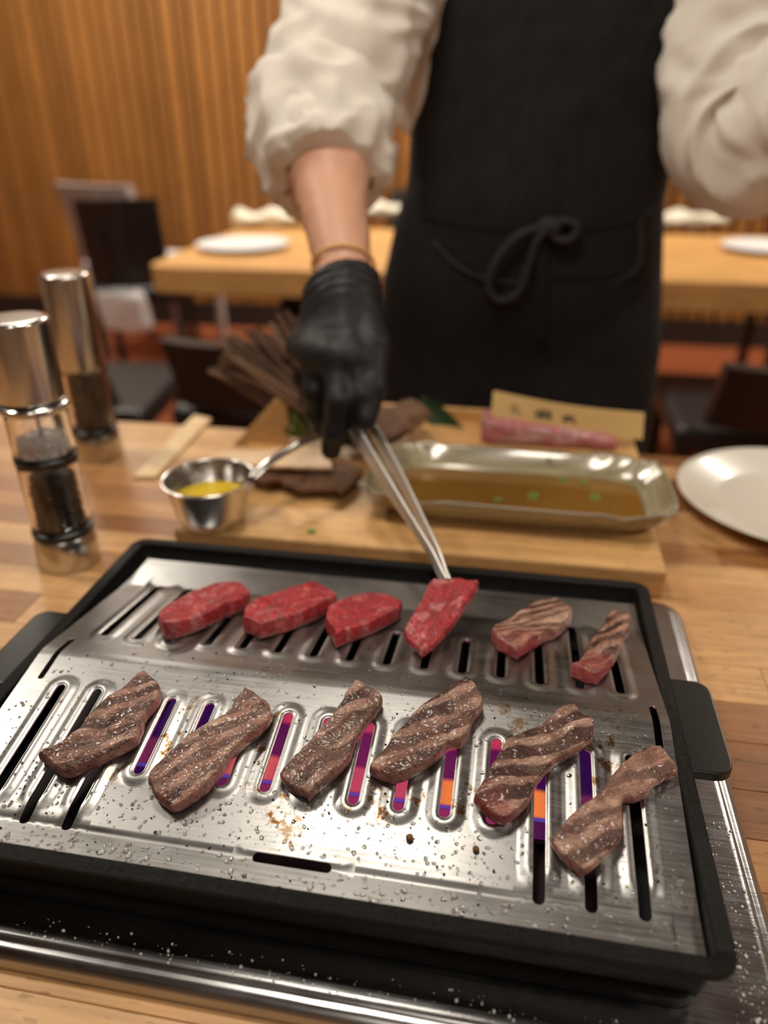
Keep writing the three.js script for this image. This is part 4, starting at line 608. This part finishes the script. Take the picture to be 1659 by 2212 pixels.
  const torsoX = (y) => { const T = [[-0.05, -0.15, 0.14], [0.2, -0.142, 0.14], [0.33, -0.150, 0.155], [0.385, -0.188, 0.175], [0.52, -0.195, 0.195], [0.62, -0.185, 0.205], [0.68, -0.11, 0.15], [0.72, -0.055, 0.095]]; for (let i = 1; i < T.length; i++) if (y <= T[i][0]) { const t = (y - T[i - 1][0]) / (T[i][0] - T[i - 1][0]); return [mix(T[i - 1][1], T[i][1], sm(t)), mix(T[i - 1][2], T[i][2], sm(t))]; } return [T[7][1], T[7][2]]; };
  part('shirt_body', grid(72, 60, (u, v) => { const y = mix(-0.05, 0.72, v), [l, r] = torsoX(y), a = u * Math.PI * 2, cx = (l + r) / 2, w = (r - l) / 2, dep = 0.076 * (y > 0.6 ? 1 - 0.45 * (y - 0.6) / 0.12 : 1), f = 0.006 * fbm(Math.cos(a) * 3, y * 12, Math.sin(a) * 3, 3); const c = Math.cos(a), s = Math.sin(a); return V3(cx + Math.sign(c) * Math.abs(c) ** 0.8 * (w + f), y, HZ + Math.sign(s) * Math.abs(s) ** 0.9 * (dep + f)); }, true), M.shirt, person);
  // apron
  const LE = [[950, -60], [905, 130], [890, 300], [884, 390], [858, 480], [832, 600], [820, 740], [824, 870]].map(p => onZ(p[0], p[1], -1.13)), RE = [[1570, -60], [1512, 170], [1452, 330], [1430, 430], [1427, 600], [1425, 740], [1405, 880]].map(p => onZ(p[0], p[1], -1.13));
  const edgeX = (L, y) => { if (y >= L[0].y) return L[0].x + (y - L[0].y) * 0.1 * Math.sign(-L[0].x); for (let i = 1; i < L.length; i++) if (y >= L[i].y) { const t = (y - L[i - 1].y) / (L[i].y - L[i - 1].y); return mix(L[i - 1].x, L[i].x, t); } return L[L.length - 1].x; };
  const apron = (q, y, off = 0) => { const k = (q - 0.5) * 2, l = edgeX(LE, y), r = edgeX(RE, y), b = 0.075 + 0.02 * sstep(0.05, 0.2, y) * (1 - sstep(0.25, 0.42, y)); const x = mix(l, r, q), fold = 0.006 * fbm(x * 11 + y * 4, y * 7, 2, 3) + 0.007 * Math.sin((x * 26 + y * 9)) * sstep(0.1, -0.1, y) + 0.005 * fbm(x * 16 - y * 20, y * 9 + x * 10, 5, 3) * sstep(0.1, 0.4, y); return V3(x, y, -1.128 + b * Math.sqrt(Math.max(1 - k * k * 0.985, 0)) ** 0.8 + fold + off); };
  const ap = grid(90, 140, (u, v) => apron(u, mix(-0.38, 0.60, v))); { const U = ap.attributes.uv; for (let i = 0; i < U.count; i++) U.setXY(i, U.getX(i) * 1.2, U.getY(i) * 3); }
  const apronMesh = part('apron', ap, M.apron, person, 'black denim apron');
  // pocket panel, its hem, the waist tie and its bow
  const apx = (px, py) => { const p = onZ(px, py, -1.055), l = edgeX(LE, p.y), r = edgeX(RE, p.y); return [(p.x - l) / (r - l), p.y]; };
  const onApron = (px, py, off) => { const [q, y] = apx(px, py); return apron(clamp(q, 0.01, 0.99), y, off); };
  const pk = [[935, 520], [1000, 575], [1080, 600], [1370, 588], [1385, 470]];
  part('apron_pocket', grid(30, 20, (u, v) => { const x = mix(945, 1382, u), bot = x < 1080 ? mix(525, 602, sstep(0, 1, (x - 935) / 145)) : mix(602, 588, (x - 1080) / 300); return onApron(x, mix(470, bot, v), 0.0022); }), M.apron, apronMesh);
  part('pocket_hem', tube(pk.map(p => onApron(p[0], p[1], 0.003)), 0.0024, 60, 6), M.apronTrim, apronMesh);
  part('waist_tie', grid(60, 3, (u, v) => onApron(mix(905, 1420, u), 448 + 26 * Math.sin(u * Math.PI) + v * 22, 0.004)), M.apron, apronMesh);
  const kn = onApron(1185, 482, 0.012);
  part('tie_knot', new THREE.SphereGeometry(0.013, 16, 12).scale(1.2, 0.9, 0.8).translate(kn.x, kn.y, kn.z), M.apronTrim, apronMesh);
  part('tie_bow', [tube([[1180, 480], [1120, 500], [1070, 560], [1058, 610], [1080, 640], [1118, 625], [1140, 570], [1160, 510], [1182, 484]].map((p, i) => onApron(p[0], p[1], 0.012 + 0.006 * Math.sin(i))), 0.0052, 80, 8), tube([[1185, 484], [1215, 470], [1243, 480], [1235, 505], [1205, 510], [1186, 488]].map(p => onApron(p[0], p[1], 0.013)), 0.0050, 50, 8)], M.apronTrim, apronMesh);
  part('tie_tail', grid(4, 30, (u, v) => onApron(mix(1152, 1178, u) + 6 * Math.sin(v * 3), mix(495, 725, v), 0.009 + 0.003 * Math.sin(v * 5 + u))), M.apron, apronMesh);
  for (const s of [-1, 1]) {
    part('trouser_leg', loft([V3(s * 0.085, 0.02, HZ), V3(s * 0.09, -0.35, HZ), V3(s * 0.09, FLOOR + 0.06, HZ - 0.02)], (v) => mix(0.092, 0.062, v), 24, 16), M.trousers, person);
    part('shoe', box(0.095, 0.075, 0.27, s * 0.09, FLOOR + 0.0376, HZ + 0.03, 0.03), M.leather, person);
  }
}

// ------------------------------------------------------------------ the dining room behind
{
  const t = thing('rear_table', 'pale wooden dining table standing behind the cook', 'table');
  const s = new THREE.Shape(), x0 = -1.075, x1 = 1.9, z0 = -2.95, z1 = -2.10, r = 0.06; s.moveTo(x0 + r, -z1); s.lineTo(x1, -z1); s.lineTo(x1, -z0); s.lineTo(x0 + r, -z0); s.quadraticCurveTo(x0, -z0, x0, -z0 - r); s.lineTo(x0, -z1 + r); s.quadraticCurveTo(x0, -z1, x0 + r, -z1);
  part('table_top', boxUV(new THREE.ExtrudeGeometry(s, { depth: 0.066, bevelEnabled: true, bevelSize: 0.006, bevelThickness: 0.006, bevelSegments: 3 }).rotateX(-Math.PI / 2).translate(0, -0.074, 0)), M.rearTable, t);
  for (const x of [-0.7, 1.5]) part('pedestal', box(0.09, 0.655, 0.5, x, -0.4075, -2.55, 0.01), M.darkWood, t);
  const plate = (px, py, r, label) => { const p = onY(px, py, 0.012), o = single('dinner_plate', lathe([[0, 0.001], [r * 0.6, 0.001], [r, 0.014], [r * 0.99, 0.017], [r * 0.6, 0.006], [0, 0.005]], 40), M.whiteCloth, label, 'plate'); o.position.set(p.x, 0.0005, p.z); };
  plate(525, 527, 0.15, 'white plate on the rear table near its rounded corner'); plate(1660, 532, 0.14, 'white plate on the rear table under the bent elbow');
  const nap = (px, py, w, h, d, label) => { const p = onY(px, py, 0), o = single('folded_napkin', surfaceNets((x, y, z) => { const a = Math.abs(x) - w, b = Math.abs(y) - h * (0.75 + 0.5 * noise(x * 14, z * 14, 3)), c = Math.abs(z) - d, r = 0.012; return Math.hypot(Math.max(a + r, 0), Math.max(b + r, 0), Math.max(c + r, 0)) + Math.min(Math.max(a, b, c) + r, 0) - r; }, [-w - 0.02, -h * 1.4 - 0.02, -d - 0.02], [w + 0.02, h * 1.4 + 0.02, d + 0.02], 0.012), M.cream, label, 'napkin'); o.position.set(p.x, h * 1.0, p.z); o.rotation.y = 0.25; };
  nap(590, 488, 0.15, 0.03, 0.09, 'cream folded napkin behind the plate on the rear table'); nap(1478, 490, 0.13, 0.028, 0.09, 'crumpled cream napkin on the rear table beside the apron'); nap(820, 470, 0.09, 0.03, 0.08, 'cream folded napkin on the rear table seen past the forearm');
}
function chair(label, x, z, turn, o = {}) {
  const { seat = M.leather, leg = M.darkWood, back = M.leather, top = 0.14, w = 0.44, seatT = 0.07 } = o, g = thing('dining_chair', label, 'chair', [x, FLOOR, z], turn);
  part('seat', box(w, seatT, 0.44, 0, 0.485 - seatT / 2, 0, 0.025), seat, g);
  part('backrest', grid(20, 14, (u, v) => { const a = (u - 0.5) * 1.3, y = mix(0.50, top - FLOOR, v); return V3(Math.sin(a) * w * 0.62, y, -0.40 * w * Math.cos(a) * 1.0 - 0.055 - 0.08 * v); }), back, g);
  g.children[1].geometry = (() => { const f = g.children[1].geometry, b = f.clone().translate(0, 0, -0.045); return mergeGeometries([plain(f), plain(b), ...[0, 1].map(e => plain(grid(20, 1, (u, v) => { const a = (u - 0.5) * 1.3; return V3(Math.sin(a) * w * 0.62, e ? top - FLOOR : 0.5, -0.40 * w * Math.cos(a) - 0.055 - 0.08 * e - 0.045 * v); }))), ...[0, 1].map(e => plain(grid(14, 1, (u, v) => { const a = (e - 0.5) * 1.3; return V3(Math.sin(a) * w * 0.62, mix(0.5, top - FLOOR, u), -0.40 * w * Math.cos(a) - 0.055 - 0.08 * u - 0.045 * v); })))]); })();
  for (const sx of [-1, 1]) for (const sz of [-1, 1]) part('leg', box(0.035, 0.4895 - seatT - 0.001, 0.035, sx * (w / 2 - 0.03), (0.4885 - seatT) / 2, sz * 0.18, 0.004), leg, g);
  return g;
}
{
  chair('black leather chair with curved back turned away at the end of the rear table', -1.66, -3.18, Math.PI + 0.3, { top: 0.10, w: 0.42 });
  {
    const b = thing('tote_bag', 'white tote bag hanging from the back of the black leather chair', 'bag'), z = -2.855, c = onZ(268, 672, z);
    part('bag_body', surfaceNets((x, y, zz) => { const r = 0.03, a = Math.abs(x + y * 0.12) - 0.105, d = Math.abs(y) - 0.085, e = Math.abs(zz) - 0.034 - 0.01 * noise(x * 20, y * 20, 2); return Math.hypot(Math.max(a + r, 0), Math.max(d + r, 0), Math.max(e + r, 0)) + Math.min(Math.max(a, d, e) + r, 0) - r; }, [-0.15, -0.12, -0.07], [0.15, 0.12, 0.07], 0.01).translate(c.x, c.y, z), M.whiteCloth, b);
    for (const k of [-0.05, 0.05]) part('strap', tube([[c.x + k, c.y + 0.07, z], [c.x + k * 0.9, c.y + 0.25, z + 0.012], [c.x + k * 0.8, 0.095, z - 0.02], [c.x + k * 0.8, 0.112, z - 0.06]], 0.006, 24, 6), M.leather, b);
  }
  chair('pale grey chair with thick white seat standing beyond the black leather chair', -1.86, -3.72, Math.PI - 0.25, { seat: M.whiteCloth, leg: M.paleFrame, back: M.paleFrame, top: 0.11, w: 0.56, seatT: 0.16 });
  chair('black chair tucked under the near side of the rear table, left of the cook', -0.62, -1.86, Math.PI, { top: -0.06 });
  chair('black chair at the near corner of the rear table, in front of the tote bag', -1.13, -1.78, Math.PI + 0.12, { top: -0.10 });
  chair('black chair tucked under the near side of the rear table, beside the cook', 0.60, -1.92, Math.PI, { top: -0.08 });
  chair('black chair on the far side of the rear table behind the napkins', -0.42, -3.18, 0, { top: 0.09 });
  chair('black chair on the far side of the rear table behind the bent elbow', 1.15, -3.18, 0, { top: 0.12 });
}

// ------------------------------------------------------------------ lamps
const glowMat = (k) => new THREE.MeshStandardMaterial({ color: 0x000000, emissive: lin(...WARM), emissiveIntensity: k });
{
  const { x, y, z, r, power } = PENDANT, g = thing('pendant_lamp', 'pendant lamp with a wide shade hanging above the grill table', 'lamp', [x, y, z]);
  part('lamp_shade', lathe([[r + 0.03, -0.01], [r + 0.034, -0.008], [0.05, 0.12], [0.03, 0.14], [0, 0.142]], 48), M.blackPlastic, g);
  part('diffuser', lathe([[0, 0.004], [r, 0.004]], 48), glowMat(3), g);
  part('cord', tube([[0, 0.14, 0], [0, 0.5, 0], [0, CEIL - y, 0]], 0.004, 8, 8), M.blackPlastic, g);
  const l = new THREE.RectAreaLight(lin(...WARM), power, r * 1.7, r * 1.7); l.position.set(0, 0.001, 0); l.rotation.x = -Math.PI / 2; l.castShadow = true; g.add(l);
}
for (const [x, z, w, d, k] of CEILING_LAMPS) {
  const g = thing('ceiling_lamp', 'flat square warm ceiling lamp', 'lamp', [x, CEIL, z], 0, 'ceiling lamps');
  part('lamp_frame', box(w + 0.04, 0.03, d + 0.04, 0, -0.0155, 0, 0.004), M.paleFrame, g);
  part('diffuser', box(w, 0.004, d, 0, -0.0325, 0), glowMat(3), g);
  const l = new THREE.RectAreaLight(lin(...WARM), k, w, d); l.position.set(0, -0.036, 0); l.rotation.x = -Math.PI / 2; l.castShadow = true; g.add(l);
}
renderer.render(scene, camera);
